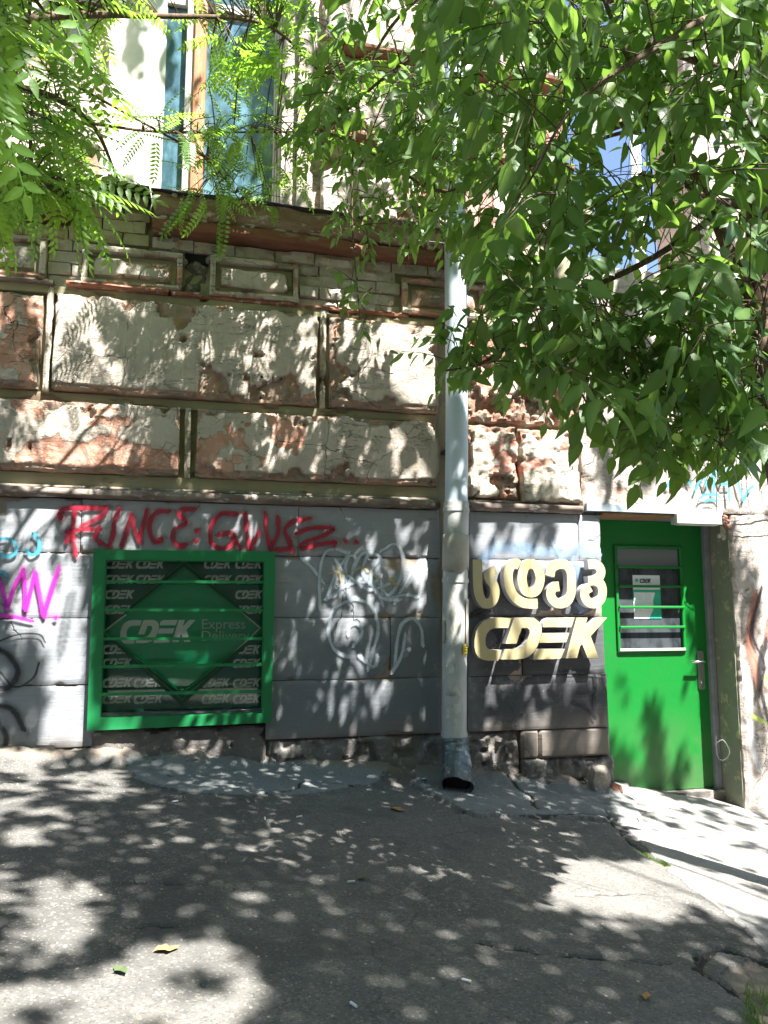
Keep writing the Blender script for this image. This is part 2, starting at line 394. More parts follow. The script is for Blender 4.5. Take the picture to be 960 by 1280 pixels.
def m_ground():
    t = NT('asphalt_and_concrete')
    big = t.noise(.9, 5, .6); mid = t.noise(5, 6, .65); fine = t.noise(70, 4, .7)
    sp = t.vor(150, out='Color'); s2 = t.n.new('ShaderNodeSeparateColor'); t.L(sp, s2.inputs[0]); spk = s2.outputs[0]
    agg = t.vor(150)
    a = t.mix(t.ramp(big, .35, .65), (.092, .089, .083), (.135, .129, .118))
    a = t.mix(t.math('MULTIPLY', t.ramp(mid, .5, .75), .5), a, (.19, .178, .16))
    a = t.mix(t.math('MULTIPLY', t.ramp(spk, .82, .97), .55), a, (.26, .245, .22))
    a = t.mix(t.math('MULTIPLY', t.ramp(spk, .05, .20, True), .6), a, (.06, .06, .06))
    wh = t.vor(23, out='Color'); s3 = t.n.new('ShaderNodeSeparateColor'); t.L(wh, s3.inputs[0])
    dot = t.math('MULTIPLY', t.ramp(t.vor(23), .10, .15, True), t.ramp(s3.outputs[1], .80, .82))
    a = t.mix(dot, a, (.42, .38, .32))
    a = t.mix(t.math('MULTIPLY', t.ramp(t.noise(1.7, 6, .7, .6), .52, .62), .45), a, (.060, .058, .056))
    a = t.mix(t.math('MULTIPLY', t.ramp(t.noise(2.6, 6, .75), .58, .70), .5), a, (.20, .185, .16))
    c = t.mix(t.ramp(mid, .35, .65), (.28, .265, .245), (.22, .21, .195))
    c = t.mix(t.math('MULTIPLY', t.ramp(t.noise(2.2, 4), .5, .7), .6), c, (.25, .25, .245))
    c = t.mix(t.math('MULTIPLY', t.ramp(fine, .5, .7), .4), c, (.50, .46, .42))
    cf = t.ramp(t.math('ADD', t.attr('conc'), t.math('MULTIPLY', t.math('SUBTRACT', mid, .5), .45)), .35, .65)
    col = t.mix(cf, a, c)
    gr = t.ramp(t.math('ADD', t.attr('grey'), t.math('MULTIPLY', t.math('SUBTRACT', mid, .5), .5)), .35, .65)
    col = t.mix(gr, col, t.mix(t.ramp(fine, .4, .7), (.17, .18, .18), (.24, .245, .24)))
    dirt = t.ramp(t.math('ADD', t.attr('dirt'), t.math('MULTIPLY', t.math('SUBTRACT', mid, .5), .8)), .35, .7)
    col = t.mix(t.math('MULTIPLY', dirt, .8), col, (.20, .165, .13))
    ck = t.attr('crack'); ckn = t.ramp(t.math('ADD', ck, t.math('MULTIPLY', t.math('SUBTRACT', fine, .5), .4)), .3, .6)
    col = t.mix(t.math('MULTIPLY', ckn, .92), col, (.035, .033, .03))
    mo = t.ramp(t.attr('moss'), .3, .6); col = t.mix(mo, col, (.06, .10, .02))
    hair = t.crack(1.1, .006, t.ramp(t.noise(1.1, 3), .5, .58))
    col = t.mix(t.math('MULTIPLY', hair, .35), col, (.03, .03, .03))
    h = t.math('ADD', t.math('MULTIPLY', agg, -.9), t.math('ADD', t.math('MULTIPLY', fine, .6), t.math('MULTIPLY', mid, 1.2)))
    h = t.math('SUBTRACT', h, t.math('MULTIPLY', hair, .3))
    return t.fin(col, .86, t.bump(h, .6, .005), spec=.3)
M['ground'] = m_ground()

def m_leaf(name, c1, c2, trans, tcol, rough=.42):
    t = NT(name); r = t.attr('rnd')
    oi = t.n.new('ShaderNodeObjectInfo'); rr = t.math('FRACT', t.math('ADD', r, oi.outputs['Random']))
    col = t.mix(rr, c1, c2)
    col = t.mix(t.math('MULTIPLY', t.ramp(rr, .93, .97), .8), col, (.22, .26, .05))
    col = t.mix(t.math('MULTIPLY', t.attr('vein'), .30), col, (.22, .32, .12))
    bf = t.geo.outputs['Backfacing']
    col = t.mix(t.math('MULTIPLY', bf, .45), col, (.14, .21, .09))
    t.fin(col, rough, t.bump(t.noise(14, 3, co=t.objco()), .35, .006), spec=.4)
    tr = t.n.new('ShaderNodeBsdfTranslucent'); t.val(tr.inputs[0], t.mix(rr, tcol, tuple(x*.75 for x in tcol)))
    mx = t.n.new('ShaderNodeMixShader'); mx.inputs[0].default_value = trans
    t.L(t.b.outputs[0], mx.inputs[1]); t.L(tr.outputs[0], mx.inputs[2]); t.L(mx.outputs[0], t.out.inputs[0])
    return t.m
M['leaf'] = m_leaf('broad_green_leaf', (.036, .100, .032), (.090, .175, .045), .40, (.30, .54, .07))
M['leaf_pin'] = m_leaf('pinnate_yellow_green_leaf', (.035, .11, .022), (.085, .20, .03), .52, (.42, .74, .07))
M['bark'] = m_simple('brown_bark', (.17, .11, .075), (.10, .065, .045), 14, .9, .9, .01, (.24, .18, .13), stretch=(2, 2, .5))
M['twig'] = m_simple('twig_bark', (.12, .09, .055), (.09, .065, .04), 20, .85, .4, .003)
M['dryleaf'] = m_simple('dry_orange_leaf', (.55, .30, .10), (.45, .22, .07), 30, .7, .4, .002)
M['greenleaf'] = NT('fallen_green_leaf').fin((.075, .11, .04), .6)
M['white'] = NT('white_litter').fin((.75, .74, .70), .7)
M['blue'] = NT('blue_cap').fin((.04, .07, .25), .4)
M['yellow'] = NT('yellow_sticker').fin((.75, .60, .02), .5)
M['black'] = NT('black_print').fin((.02, .02, .02), .6)
M['wire'] = NT('grey_wire').fin((.12, .12, .12), .6)
M['grass'] = m_leaf('grass_blade', (.05, .13, .02), (.10, .17, .03), .4, (.3, .5, .06))
M['putty'] = m_simple('pale_putty', (.66, .64, .54), (.54, .52, .44), 16, .8, .5, .006)
M['jamb'] = m_simple('olive_jamb_plaster', (.26, .26, .19), (.20, .21, .16), 4, .9, .6, .006, (.36, .33, .20))
M['greyframe'] = m_simple('grey_paint_frame', (.24, .25, .27), (.17, .18, .19), 8, .7, .4, .004)
M['dullwood'] = m_simple('brown_timber', (.33, .19, .10), (.24, .13, .07), 6, .8, .4)
def m_spray(name, c, dens=.92, soft=.36):
    t = NT(name); uv = t.n.new('ShaderNodeTexCoord').outputs['UV']; s = t.n.new('ShaderNodeSeparateXYZ'); t.L(uv, s.inputs[0])
    e = t.math('ABSOLUTE', t.math('SUBTRACT', s.outputs[1], .5))
    n = t.noise(55, 4, .7); g = t.noise(9, 4, .6)
    al = t.ramp(t.math('ADD', e, t.math('MULTIPLY', t.math('SUBTRACT', n, .5), .22)), .5-soft, .47, True)
    al = t.math('MULTIPLY', al, t.math('MULTIPLY', t.ramp(g, .12, .42), dens))
    t.fin(t.mix(t.ramp(g, .35, .65), c, tuple(x*.8 for x in c)), .6)
    t.val(t.b.inputs['Alpha'], al); return t.m
M['sp_red'] = m_spray('red_spray_paint', (.36, .006, .030))
M['sp_mag'] = m_spray('magenta_spray_paint', (.62, .02, .50))
M['sp_cyan'] = m_spray('cyan_spray_paint', (.07, .42, .58))
M['sp_black'] = m_spray('black_spray_paint', (.022, .022, .026), .85)
M['sp_white'] = m_spray('pale_blue_spray_paint', (.56, .63, .70), .80, .40)
M['sp_haze'] = m_spray('faint_blue_spray_paint', (.24, .36, .50), .6, .48)
M['sp_yel'] = m_spray('yellow_spray_paint', (.58, .48, .22), .7)
M['sp_lime'] = m_spray('lime_spray_paint', (.50, .68, .08), .7, .45)
M['sp_salmon'] = m_spray('salmon_spray_paint', (.62, .24, .16), .7, .45)
M['sp_plaster'] = m_spray('pale_scuff_paint', (.60, .60, .62), .6, .45)

# ------------------------------------------------------------------ masonry slab with broken edges
def slab(name, x0, x1, z0, z1, yf, yb, mat, parent, res=.012, R=.015, amp=.006, wob=.006, peel=.62, chip=.58, seed=0, deep=.03, label=None, topchip=0.0, slant=0.0, botedge=0.0):
    nx = max(3, int((x1-x0)/res)+1); nz = max(3, int((z1-z0)/res)+1)
    X, Z = np.meshgrid(np.linspace(x0, x1, nx), np.linspace(z0, z1, nz))
    ex = np.minimum(X-x0, x1-X); ez = np.minimum(Z-z0, z1-Z); e = np.minimum(ex, ez)
    n1 = fbm(X*3.1, Z*3.1, 5, seed); n2 = fbm(X*9, Z*9, 4, seed+5); n3 = fbm(X*30, Z*30, 3, seed+9)
    r = np.clip(1-e/R, 0, 1); Y = yf+R*(1-np.sqrt(np.clip(1-r*r, 0, 1)))
    Y = Y+amp*(n2-.5)*2.2+amp*.7*(n3-.5)*2+slant*(Z-z0)/(z1-z0)
    pm = sst(fbm(X*2.3, Z*2.9, 5, seed+21)+.12*(n3-.5), peel-.012, peel+.012); Y = Y+.006*pm
    edge = np.exp(-e/.035)
    top = np.exp(-(z1-Z)/.05)*topchip
    cm = sst(n1*.6+n2*.4+.16*edge+top*.25, chip-.0+.02, chip+.05); Y = Y+deep*cm*(.6+.8*n3)
    if botedge > 0:
        bm_ = sst(botedge*(.6+.9*fbm(X*8, Z*0, 4, seed+61))-(Z-z0), -.004, .006); cm = np.maximum(cm, bm_); Y = Y+.012*bm_
    Xw = X+wob*(fbm(X*7, Z*7, 3, seed+40)-.5)*2*np.exp(-ex/.1); Zw = Z+wob*(fbm(X*7, Z*7, 3, seed+50)-.5)*2*np.exp(-ez/.1)
    V = np.stack([Xw, Y, Zw], -1).reshape(-1, 3)
    idx = np.arange(nx*nz).reshape(nz, nx)
    ring = np.concatenate([idx[0, :-1], idx[:-1, -1], idx[-1, :0:-1], idx[:0:-1, 0]])
    B = V[ring].copy(); B[:, 1] = yb; nb = len(ring); base = len(V)
    faces = np.stack([idx[:-1, :-1], idx[:-1, 1:], idx[1:, 1:], idx[1:, :-1]], -1).reshape(-1, 4)
    rr = np.arange(nb); side = np.stack([ring, base+rr, base+(rr+1) % nb, ring[(rr+1) % nb]], -1)
    Fc = np.vstack([faces, side]); VV = np.vstack([V, B])
    me = npmesh(VV, Fc, True)
    pa = np.concatenate([pm.ravel(), pm.ravel()[ring]]); ca = np.concatenate([cm.ravel(), np.maximum(cm.ravel()[ring], .75)])
    setattr1(me, 'peel', pa); setattr1(me, 'chip', ca)
    me.set_sharp_from_angle(angle=math.radians(38))
    o = link(name, me, mat, parent)
    if label: o['label'] = label
    return o
def npmesh(V, Fc, smooth=False):
    V = np.asarray(V, np.float32); Fc = np.asarray(Fc, np.int32); k = Fc.shape[1]
    me = bpy.data.meshes.new('m'); me.vertices.add(len(V)); me.vertices.foreach_set('co', V.ravel())
    me.loops.add(Fc.size); me.loops.foreach_set('vertex_index', Fc.ravel())
    me.polygons.add(len(Fc)); me.polygons.foreach_set('loop_start', np.arange(0, Fc.size, k, dtype=np.int32))
    try: me.polygons.foreach_set('loop_total', np.full(len(Fc), k, np.int32))
    except Exception: pass
    me.update(calc_edges=True); me.validate()
    if smooth: me.shade_smooth()
    return me
def setattr1(me, name, arr):
    a = me.attributes.new(name, 'FLOAT', 'POINT'); a.data.foreach_set('value', np.asarray(arr, np.float32))

# ------------------------------------------------------------------ ground
def gz(X, Y):
    X = np.asarray(X, float); Y = np.asarray(Y, float)
    Xc = np.clip(X, -2.5, 4.3); Yc = np.clip(Y, -7, .35)
    z = .68-.085*Xc-.012*Xc*Xc + .055*Yc
    z = z + (X-Xc)*-.05*np.exp(-np.abs(X-Xc)/12)
    return z
def gpt(px, py):
    """where the ray through a surveyed point meets the ground"""
    d = pray(px, py); t = 1.0
    for _ in range(40):
        q = CAM+d*t; f = q[2]-gz(q[0], q[1]); t += f/max(.15, -d[2]+.06)*.8
    q = CAM+d*t; return float(q[0]), float(q[1])
def gpoly(l): return [gpt(*p) for p in l]
xs = np.concatenate([-np.geomspace(90, 2.6, 16), np.arange(-2.5, 4.3, .0115), np.geomspace(4.4, 90, 16)])
ys = np.concatenate([-np.geomspace(90, 2.7, 18), np.arange(-2.62, .36, .0115), np.array([.5, 1, 2, 5, 12, 30, 90])])
GX, GY = np.meshgrid(xs, ys); GZ = gz(GX, GY)
n1 = fbm(GX*1.3, GY*1.3, 4, 3); n2 = fbm(GX*6, GY*6, 4, 4); n3 = fbm(GX*28, GY*28, 3, 5)
near = np.exp(-np.maximum(0, np.maximum(np.abs(GX-1)-3.5, -GY-3))*1.0)
GZ += near*(.03*(n1-.5)+.008*(n2-.5)+.004*(n3-.5))
wx = GX+.05*(n2-.5)*2+.012*(n3-.5)*2; wy = GY+.05*(fbm(GX*6+9, GY*6+3, 4, 8)-.5)*2
conc = inpoly(wx, wy, gpoly([(758, 960), (765, 1020), (800, 1050), (845, 1100), (960, 1190), (1200, 1200), (1200, 960)])).astype(float)
apr = inpoly(wx, wy, gpoly([(505, 950), (520, 985), (570, 1012), (600, 1024), (720, 1022), (800, 1030), (790, 1000), (760, 940)]))
lef = inpoly(wx, wy, gpoly([(150, 940), (165, 975), (230, 990), (300, 996), (400, 992), (470, 980), (520, 950)]))
GZ += .009*conc+.020*apr+.012*lef
grey = np.where(lef, 1., 0)*.95+np.where(apr, .55, 0)
cracks = [[(570, 1015), (620, 1021), (680, 1022), (720, 1018), (760, 1022), (800, 1028)], [(545, 960), (600, 972), (640, 985), (665, 1000), (672, 1015)],
          [(755, 1015), (775, 1040), (800, 1062), (835, 1085)], [(800, 1020), (850, 1012), (900, 1035)],
          [(720, 1118), (790, 1116), (830, 1120)], [(860, 1205), (900, 1192), (960, 1200)], [(940, 1260), (880, 1215), (860, 1195)],
          [(150, 1103), (200, 1104), (270, 1105)], [(180, 962), (210, 972), (260, 970)], [(300, 1000), (350, 990), (390, 978), (450, 985)],
          [(160, 1160), (220, 1157)], [(600, 1180), (700, 1195), (830, 1200)]]
cr = np.zeros_like(GX)
for i, c in enumerate(cracks):
    w = .020 if i in (0, 1, 5) else .012
    cr = np.maximum(cr, sst(segdist(wx+.01*(n3-.5), wy, gpoly(c)), w, w*.2))
GZ -= .016*cr*near
rub = sst(GY+.10*(n2-.5)+.35*(n1-.5), -.16, -.02)*(GX < 2.62)        # rough heap against the wall foot
GZ += rub*(.05+.07*(fbm(GX*4, GY*9, 4, 31)-.3)+.02*(n3-.5))
# broken corner beside the lower right edge
hole = inpoly(wx, wy, gpoly([(905, 1215), (960, 1200), (1100, 1200), (1100, 1320), (925, 1320), (935, 1262)]))
GZ -= .012*hole
dirt = np.maximum(rub*.8, hole*.9); moss = sst(segdist(wx, wy, gpoly([(800, 1062), (835, 1085)])), .03, .005)*.9
yy = np.arange(GX.size).reshape(GX.shape)
gm = npmesh(np.stack([GX, GY, GZ], -1).reshape(-1, 3), np.stack([yy[:-1, :-1], yy[:-1, 1:], yy[1:, 1:], yy[1:, :-1]], -1).reshape(-1, 4), True)
for nm, ar in (('conc', conc), ('grey', grey), ('dirt', dirt), ('crack', cr), ('moss', moss)): setattr1(gm, nm, ar.ravel())
tag(link('pavement', gm, M['ground']), 'cracked dark asphalt pavement with pale concrete by the door', kind='structure')

# ------------------------------------------------------------------ main building
XL = -3.6            # left end, beyond the frame
XC0, XC1 = 1.475, 1.655   # channel that holds the drainpipe
XR = 2.47            # right end of the old building
BL = thing('building', 'old building with grey plinth, broken stucco blocks and tall upper window', 'building', (0, 0, .4))
WX0, WX1, WZ0, WZ1 = -.545, .395, .955, 1.855       # basement window hole
UX0, UX1, UZ0 = AX(128, 200, .05), AX(352, 230, .05), 4.11     # upper window hole
core = MB()
core.box(XL, WX0, .06, .6, .0, 4.1).box(WX1, XR, .06, .6, .0, 4.1).box(WX0, WX1, .06, .6, .0, WZ0).box(WX0, WX1, .06, .6, WZ1, 4.1).box(WX0, WX1, .5, .6, WZ0, WZ1)
core.link('wall', M['groove'], BL)
up = MB(); up.box(XL, UX0, .10, .6, 4.1, 8.5).box(UX1, XR, .10, .6, 4.1, 8.5).box(UX0, UX1, .55, .6, 4.1, 8.5).link('upper_wall', M['pink_stucco'], BL)
MB().box(XL, XR, .6, 7, 0, 8.5).link('rear_wall', M['pink_stucco'], BL)

# plinth blocks, running bond, joints measured on the photo
ZR = [.80, 1.139, 1.508, 1.877, 2.185]
def course(zi0, zi1, joints, x0, x1, seed, R=.005, yf=0.0, ztop=None):
    J = [x0]+[j for j in joints if x0+.05 < j < x1-.05]+[x1]
    for a, b in zip(J[:-1], J[1:]):
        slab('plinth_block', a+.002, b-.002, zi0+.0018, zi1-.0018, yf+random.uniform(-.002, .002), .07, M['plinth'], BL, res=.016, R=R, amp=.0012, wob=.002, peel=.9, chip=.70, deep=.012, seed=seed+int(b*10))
ja = [-3.1, -1.9, -.672, .572]; jb = [-2.5, -1.25, 0, 1.149]; 
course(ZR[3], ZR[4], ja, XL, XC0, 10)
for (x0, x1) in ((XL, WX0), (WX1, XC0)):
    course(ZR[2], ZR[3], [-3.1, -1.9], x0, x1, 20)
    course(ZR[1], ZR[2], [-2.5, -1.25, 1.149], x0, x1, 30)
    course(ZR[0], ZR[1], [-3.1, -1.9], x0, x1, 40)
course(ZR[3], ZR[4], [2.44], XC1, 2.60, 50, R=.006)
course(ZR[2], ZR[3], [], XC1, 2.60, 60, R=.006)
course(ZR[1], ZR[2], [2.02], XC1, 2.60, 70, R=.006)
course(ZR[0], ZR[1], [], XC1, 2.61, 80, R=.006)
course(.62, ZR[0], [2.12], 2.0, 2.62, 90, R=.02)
# channel sides and low rough base
slab('channel_back', XC0-.01, XC1+.01, .4, 4.1, .045, .08, M['groove'], BL, res=.03, R=.004, chip=.8)
slab('wall_base', XL, WX0-.02, .55, .797, -.015, .07, M['base'], BL, res=.014, R=.03, amp=.022, wob=.015, peel=.9, chip=.5, deep=.03, seed=101)
slab('wall_base', WX0-.02, .40, .50, .885, -.002, .07, M['base'], BL, res=.014, R=.012, amp=.008, wob=.01, peel=.9, chip=.62, deep=.03, seed=102, label='smooth concrete base below the barred window')
slab('wall_base', .41, XC0+.02, .45, .797, -.010, .07, M['base'], BL, res=.014, R=.02, amp=.010, wob=.01, peel=.9, chip=.55, deep=.03, seed=103)
slab('wall_base', XC0+.02, 2.0, .35, .797, .0, .07, M['base'], BL, res=.014, R=.02, amp=.012, wob=.01, peel=.9, chip=.55, deep=.03, seed=104)
slab('wall_base', 2.0, 2.63, .20, .617, -.02, .07, M['base'], BL, res=.014, R=.03, amp=.02, wob=.01, peel=.9, chip=.55, deep=.04, seed=105)
def rock(cx, cy, cz, sx, sy, sz, seed, name='rubble_stone', mat=None, parent=None):
    bm = bmesh.new(); bmesh.ops.create_icosphere(bm, subdivisions=2, radius=1)
    rr = random.Random(seed); off = Vector((rr.random()*9, rr.random()*9, 0))
    from mathutils import noise as mn
    for v in bm.verts:
        k = .8+.45*mn.noise(v.co*1.3+off); c = v.co*k; c = Vector((round(c.x*2.2)/2.2*.45+c.x*.55, round(c.y*2.2)/2.2*.45+c.y*.55, round(c.z*2.2)/2.2*.45+c.z*.55))
        c = Vector((max(-.75, min(.75, c.x)), max(-.75, min(.75, c.y)), max(-.7, min(.7, c.z))))
        v.co = Vector((c.x*sx+cx, c.y*sy+cy, c.z*sz+cz))
    me = bpy.data.meshes.new('m'); bm.to_mesh(me); bm.free()
    return link(name, me, mat or M['stone'], parent or BL)
for i in range(40):
    x = random.uniform(-1.5, 2.58)
    if i > 26: x = random.uniform(1.7, 2.58)
    rock(x, random.uniform(-.06, .02), float(gz(x, 0))+random.uniform(-.01, .12 if x > 1.6 else .05), random.uniform(.02, .05), random.uniform(.02, .04), random.uniform(.015, .03), i)
rock(2.61, -.05, float(gz(2.7, 0))+.05, .06, .05, .07, 201, mat=M['brick'])
rock(2.50, -.03, float(gz(2.6, 0))+.10, .12, .07, .13, 202)

# moulding above the plinth: rounded nose profile swept along x
def sweep(name, prof, x0, x1, mat, n=60, amp=.003, seed=0, parent=BL, label=None, dz=lambda x: 0):
    xs_ = np.linspace(x0, x1, n); V = []; k = len(prof)
    for i, x in enumerate(xs_):
        for j, (y, z) in enumerate(prof):
            d = float(vn(x*9, j*1.7, seed)-.5)*2*amp; d2 = float(vn(x*7+50, j*1.3, seed)-.5)*2*amp
            V.append((x, y+d, z+d2+dz(x)))
    Fc = [(i*k+j, i*k+j+1, (i+1)*k+j+1, (i+1)*k+j) for i in range(n-1) for j in range(k-1)]
    Fc = [f[::-1] for f in Fc]; me = mesh(V, Fc, mat is M['moulding']); setattr1(me, 'peel', np.zeros(len(V))); setattr1(me, 'chip', np.zeros(len(V)))
    bm = bmesh.new(); bm.from_mesh(me); bm.verts.ensure_lookup_table()
    bm.faces.new([bm.verts[j] for j in range(k)]); bm.faces.new([bm.verts[(n-1)*k+j] for j in reversed(range(k))])
    bmesh.ops.recalc_face_normals(bm, faces=bm.faces); bm.to_mesh(me); bm.free()
    o = link(name, me, mat, parent)
    if label: o['label'] = label
    return o
def nose(y0, yf, z0, z1, k=7):
    P_ = [(y0, z0)]
    for i in range(k+1):
        a = -math.pi/2+math.pi*i/k; P_.append((yf+(z1-z0)/2*(1-math.cos(a)), (z0+z1)/2+(z1-z0)/2*math.sin(a)))
    P_.append((y0, z1)); return P_
for a, b, s in ((XL, XC0-.01, 1), (XC1+.01, 2.46, 2)):
    sweep('ledge_moulding', nose(.07, -.045, 2.19, 2.243), a, b, M['moulding'], seed=s, amp=.004)
    sweep('fillet', [(.07, 2.243), (.005, 2.243), (.005, 2.262), (.07, 2.262)], a, b, M['moulding'], seed=s+7, amp=.002)
slab('fascia_band', XL, XC0-.01, 2.262, 2.335, .030, .07, M['fascia'], BL, res=.02, R=.004, amp=.003, wob=.003, peel=.95, chip=.8)
slab('fascia_band', XL, XC0-.01, 2.755, 2.812, .032, .07, M['fascia'], BL, res=.02, R=.004, amp=.003, wob=.003, peel=.95, chip=.8, seed=4)
slab('fascia_band', XL, XC0-.01, 3.405, 3.452, .012, .07, M['fascia'], BL, res=.02, R=.004, amp=.003, wob=.004, peel=.95, chip=.75, seed=5)

# rusticated stucco blocks
zA0, zA1 = 2.340, 2.752; zB0, zB1 = 2.820, 3.400; YB = -.04
gA = AX(233, 555, YB); gB1 = AX(57, 440, YB); gB2 = AX(404, 460, YB)
SB = []
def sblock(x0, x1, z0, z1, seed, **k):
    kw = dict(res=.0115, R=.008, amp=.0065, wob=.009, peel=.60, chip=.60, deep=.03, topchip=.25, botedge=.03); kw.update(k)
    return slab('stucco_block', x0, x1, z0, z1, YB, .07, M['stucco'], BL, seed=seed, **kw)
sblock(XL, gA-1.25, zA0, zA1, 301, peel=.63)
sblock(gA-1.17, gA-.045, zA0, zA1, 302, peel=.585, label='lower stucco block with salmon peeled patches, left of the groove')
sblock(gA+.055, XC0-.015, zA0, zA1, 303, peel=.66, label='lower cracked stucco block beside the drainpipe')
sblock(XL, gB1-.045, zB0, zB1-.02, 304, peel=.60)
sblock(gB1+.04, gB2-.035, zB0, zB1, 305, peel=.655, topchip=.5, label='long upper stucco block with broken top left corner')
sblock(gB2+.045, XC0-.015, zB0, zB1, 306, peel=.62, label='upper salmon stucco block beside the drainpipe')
for gx, z0, z1 in ((gA+.005, 2.335, 2.757), (gB1-.002, 2.81, 3.45), (gB2+.005, 2.81, 3.45), (gA-1.21, 2.335, 2.757)):
    slab('groove_rib', gx-.017, gx+.017, z0, z1, .0, .07, M['rough_stucco'], BL, res=.012, R=.01, amp=.005, wob=.008, chip=.8, seed=int(gx*100))
slab('groove_rib', gA+.030, gA+.044, 2.335, 2.757, .02, .07, M['groove'], BL, res=.02, R=.004)
for dx, dz in ((327, 471), (352, 473), (326, 497), (351, 499)):     # dark plugs paint the shade of four drilled holes in the long block
    x, y, z = at(dx, dz, YB-.006); MB().tube([(x, y-.004, z), (x, y+.02, z)], .007, 8).link('drill_hole_shade', M['dark'], BL)
# right of the pipe: rougher wall with broken brickwork
slab('stucco_block', XC1+.015, 2.02, 2.27, 2.76, -.03, .07, M['rough_stucco'], BL, seed=320, res=.0115, R=.03, amp=.02, wob=.02, peel=.62, chip=.52, deep=.04, topchip=.5)
slab('stucco_block', 2.03, XR-.02, 2.26, 2.76, -.035, .07, M['rough_stucco'], BL, seed=321, res=.0115, R=.03, amp=.015, wob=.02, peel=.66, chip=.56, deep=.04, topchip=.6)
slab('stucco_block', XC1+.015, XR-.02, 2.78, 3.42, -.03, .07, M['rough_stucco'], BL, seed=322, res=.0125, R=.03, amp=.02, wob=.02, peel=.55, chip=.50, deep=.04, topchip=.5)

# bricks laid one by one: each a part
def bricks(x0, x1, z0, courses, yf, mat, L=.245, h=.070, j=.007, skip=.0, jit=.008, seed=0):
    rr = random.Random(seed)
    for c in range(courses):
        x = x0-(L*.5 if c % 2 else 0); zz = z0+c*(h+j)
        while x < x1-.02:
            a = max(x, x0); b = min(x+L, x1)
            if b-a > .05 and rr.random() >= skip:
                slab('brick', a, b, zz, zz+h, yf+rr.uniform(-jit, jit), .09, mat, BL, res=.026, R=.004, amp=.004, wob=.005, peel=.9, chip=.52, deep=.022, seed=rr.randint(0, 999))
            x += L+j
zP0, zP1 = 3.478, 3.74
pX = [(AX(-60, 320), AX(57, 330)), (AX(103, 330), AX(228, 330)), (AX(262, 360), AX(373, 360)), (AX(503, 370), AX(606, 380))]
gaps = [(pX[0][1]+.01, pX[1][0]-.01), (pX[2][1]+.01, pX[3][0]-.01), (pX[3][1]+.01, XR-.03)]
bricks(gaps[0][0], gaps[0][1], zP0-.02, 4, .012, M['pale_brick'], seed=1)
bricks(gaps[1][0], gaps[1][1], zP0-.02, 4, .008, M['pale_brick'], seed=2, jit=.014)
bricks(gaps[2][0], gaps[2][1], zP0-.02, 4, .008, M['pale_brick'], seed=3, jit=.014)
hx, _, hz = at(243, 312, .03)
slab('brick', pX[1][1]+.012, pX[2][0]-.012, zP0-.02, hz-.085, .02, .09, M['base'], BL, res=.02, amp=.012, R=.02, chip=.6, label='grey mortar fill below the dark hole')
bricks(XL, pX[0][0]-.1, zP0-.02, 4, .01, M['pale_brick'], seed=5)
# long projecting course under the panels
slab('string_course', XL, pX[0][1]+.05, 3.452, 3.476, -.025, .07, M['moulding'], BL, res=.02, R=.006, amp=.004, wob=.003, peel=.9, chip=.7)
slab('string_course', pX[1][0]-.08, pX[1][0]+.5, 3.452, 3.474, -.04, .07, M['brick'], BL, res=.014, R=.006, amp=.006, wob=.006, peel=.9, chip=.7, seed=3)
slab('string_course', pX[1][0]+.52, XC0-.2, 3.450, 3.472, -.03, .07, M['brick'], BL, res=.014, R=.006, amp=.008, wob=.008, peel=.9, chip=.6, seed=8)
# framed panels
def panel(x0, x1, z0, z1, label, mat=None):
    mat = mat or M['stucco']; w = .032
    root = slab('panel', x0+w+.004, x1-w-.004, z0+w+.004, z1-w-.004, .030, .08, M['fascia'], BL, res=.02, R=.004, amp=.002, wob=.001, peel=.9, chip=.85, label=label)
    for (a, b, c, d) in ((x0, x1, z0, z0+w), (x0, x1, z1-w, z1), (x0, x0+w, z0+w+.001, z1-w-.001), (x1-w, x1, z0+w+.001, z1-w-.001)):
        slab('panel_frame', a, b, c, d, -.022, .08, mat, root, res=.014, R=.006, amp=.003, wob=.003, peel=.62, chip=.66, deep=.012, seed=int(a*50+c*9))
    q = w+.034
    slab('panel_field', x0+q, x1-q, z0+q, z1-q, -.004, .08, mat, root, res=.014, R=.010, amp=.004, wob=.002, peel=.66, chip=.66, deep=.01, seed=int(x0*77))
    return root
panel(*pX[0], zP0, 3.74, 'stucco panel at the left edge under the cornice')
panel(*pX[1], zP0, 3.72, 'shallow stucco panel left of the dark hole')
panel(*pX[2], zP0, 3.73, 'framed stucco panel right of the dark hole')
panel(*pX[3], zP0, 3.72, 'framed stucco panel crossed by the drainpipe')
# dark sheet painted as the shade of a hole, with broken rim
MB().box(pX[1][1]+.012, pX[2][0]-.012, .055, .058, hz-.10, hz+.12).link('wall_hole_shade', M['dark'], BL)
for i in range(9):
    a = i/9*2*math.pi; rock(hx+.125*math.cos(a), .03, hz+.01+.115*math.sin(a), .034, .04, .030, 400+i, 'rim_stone')

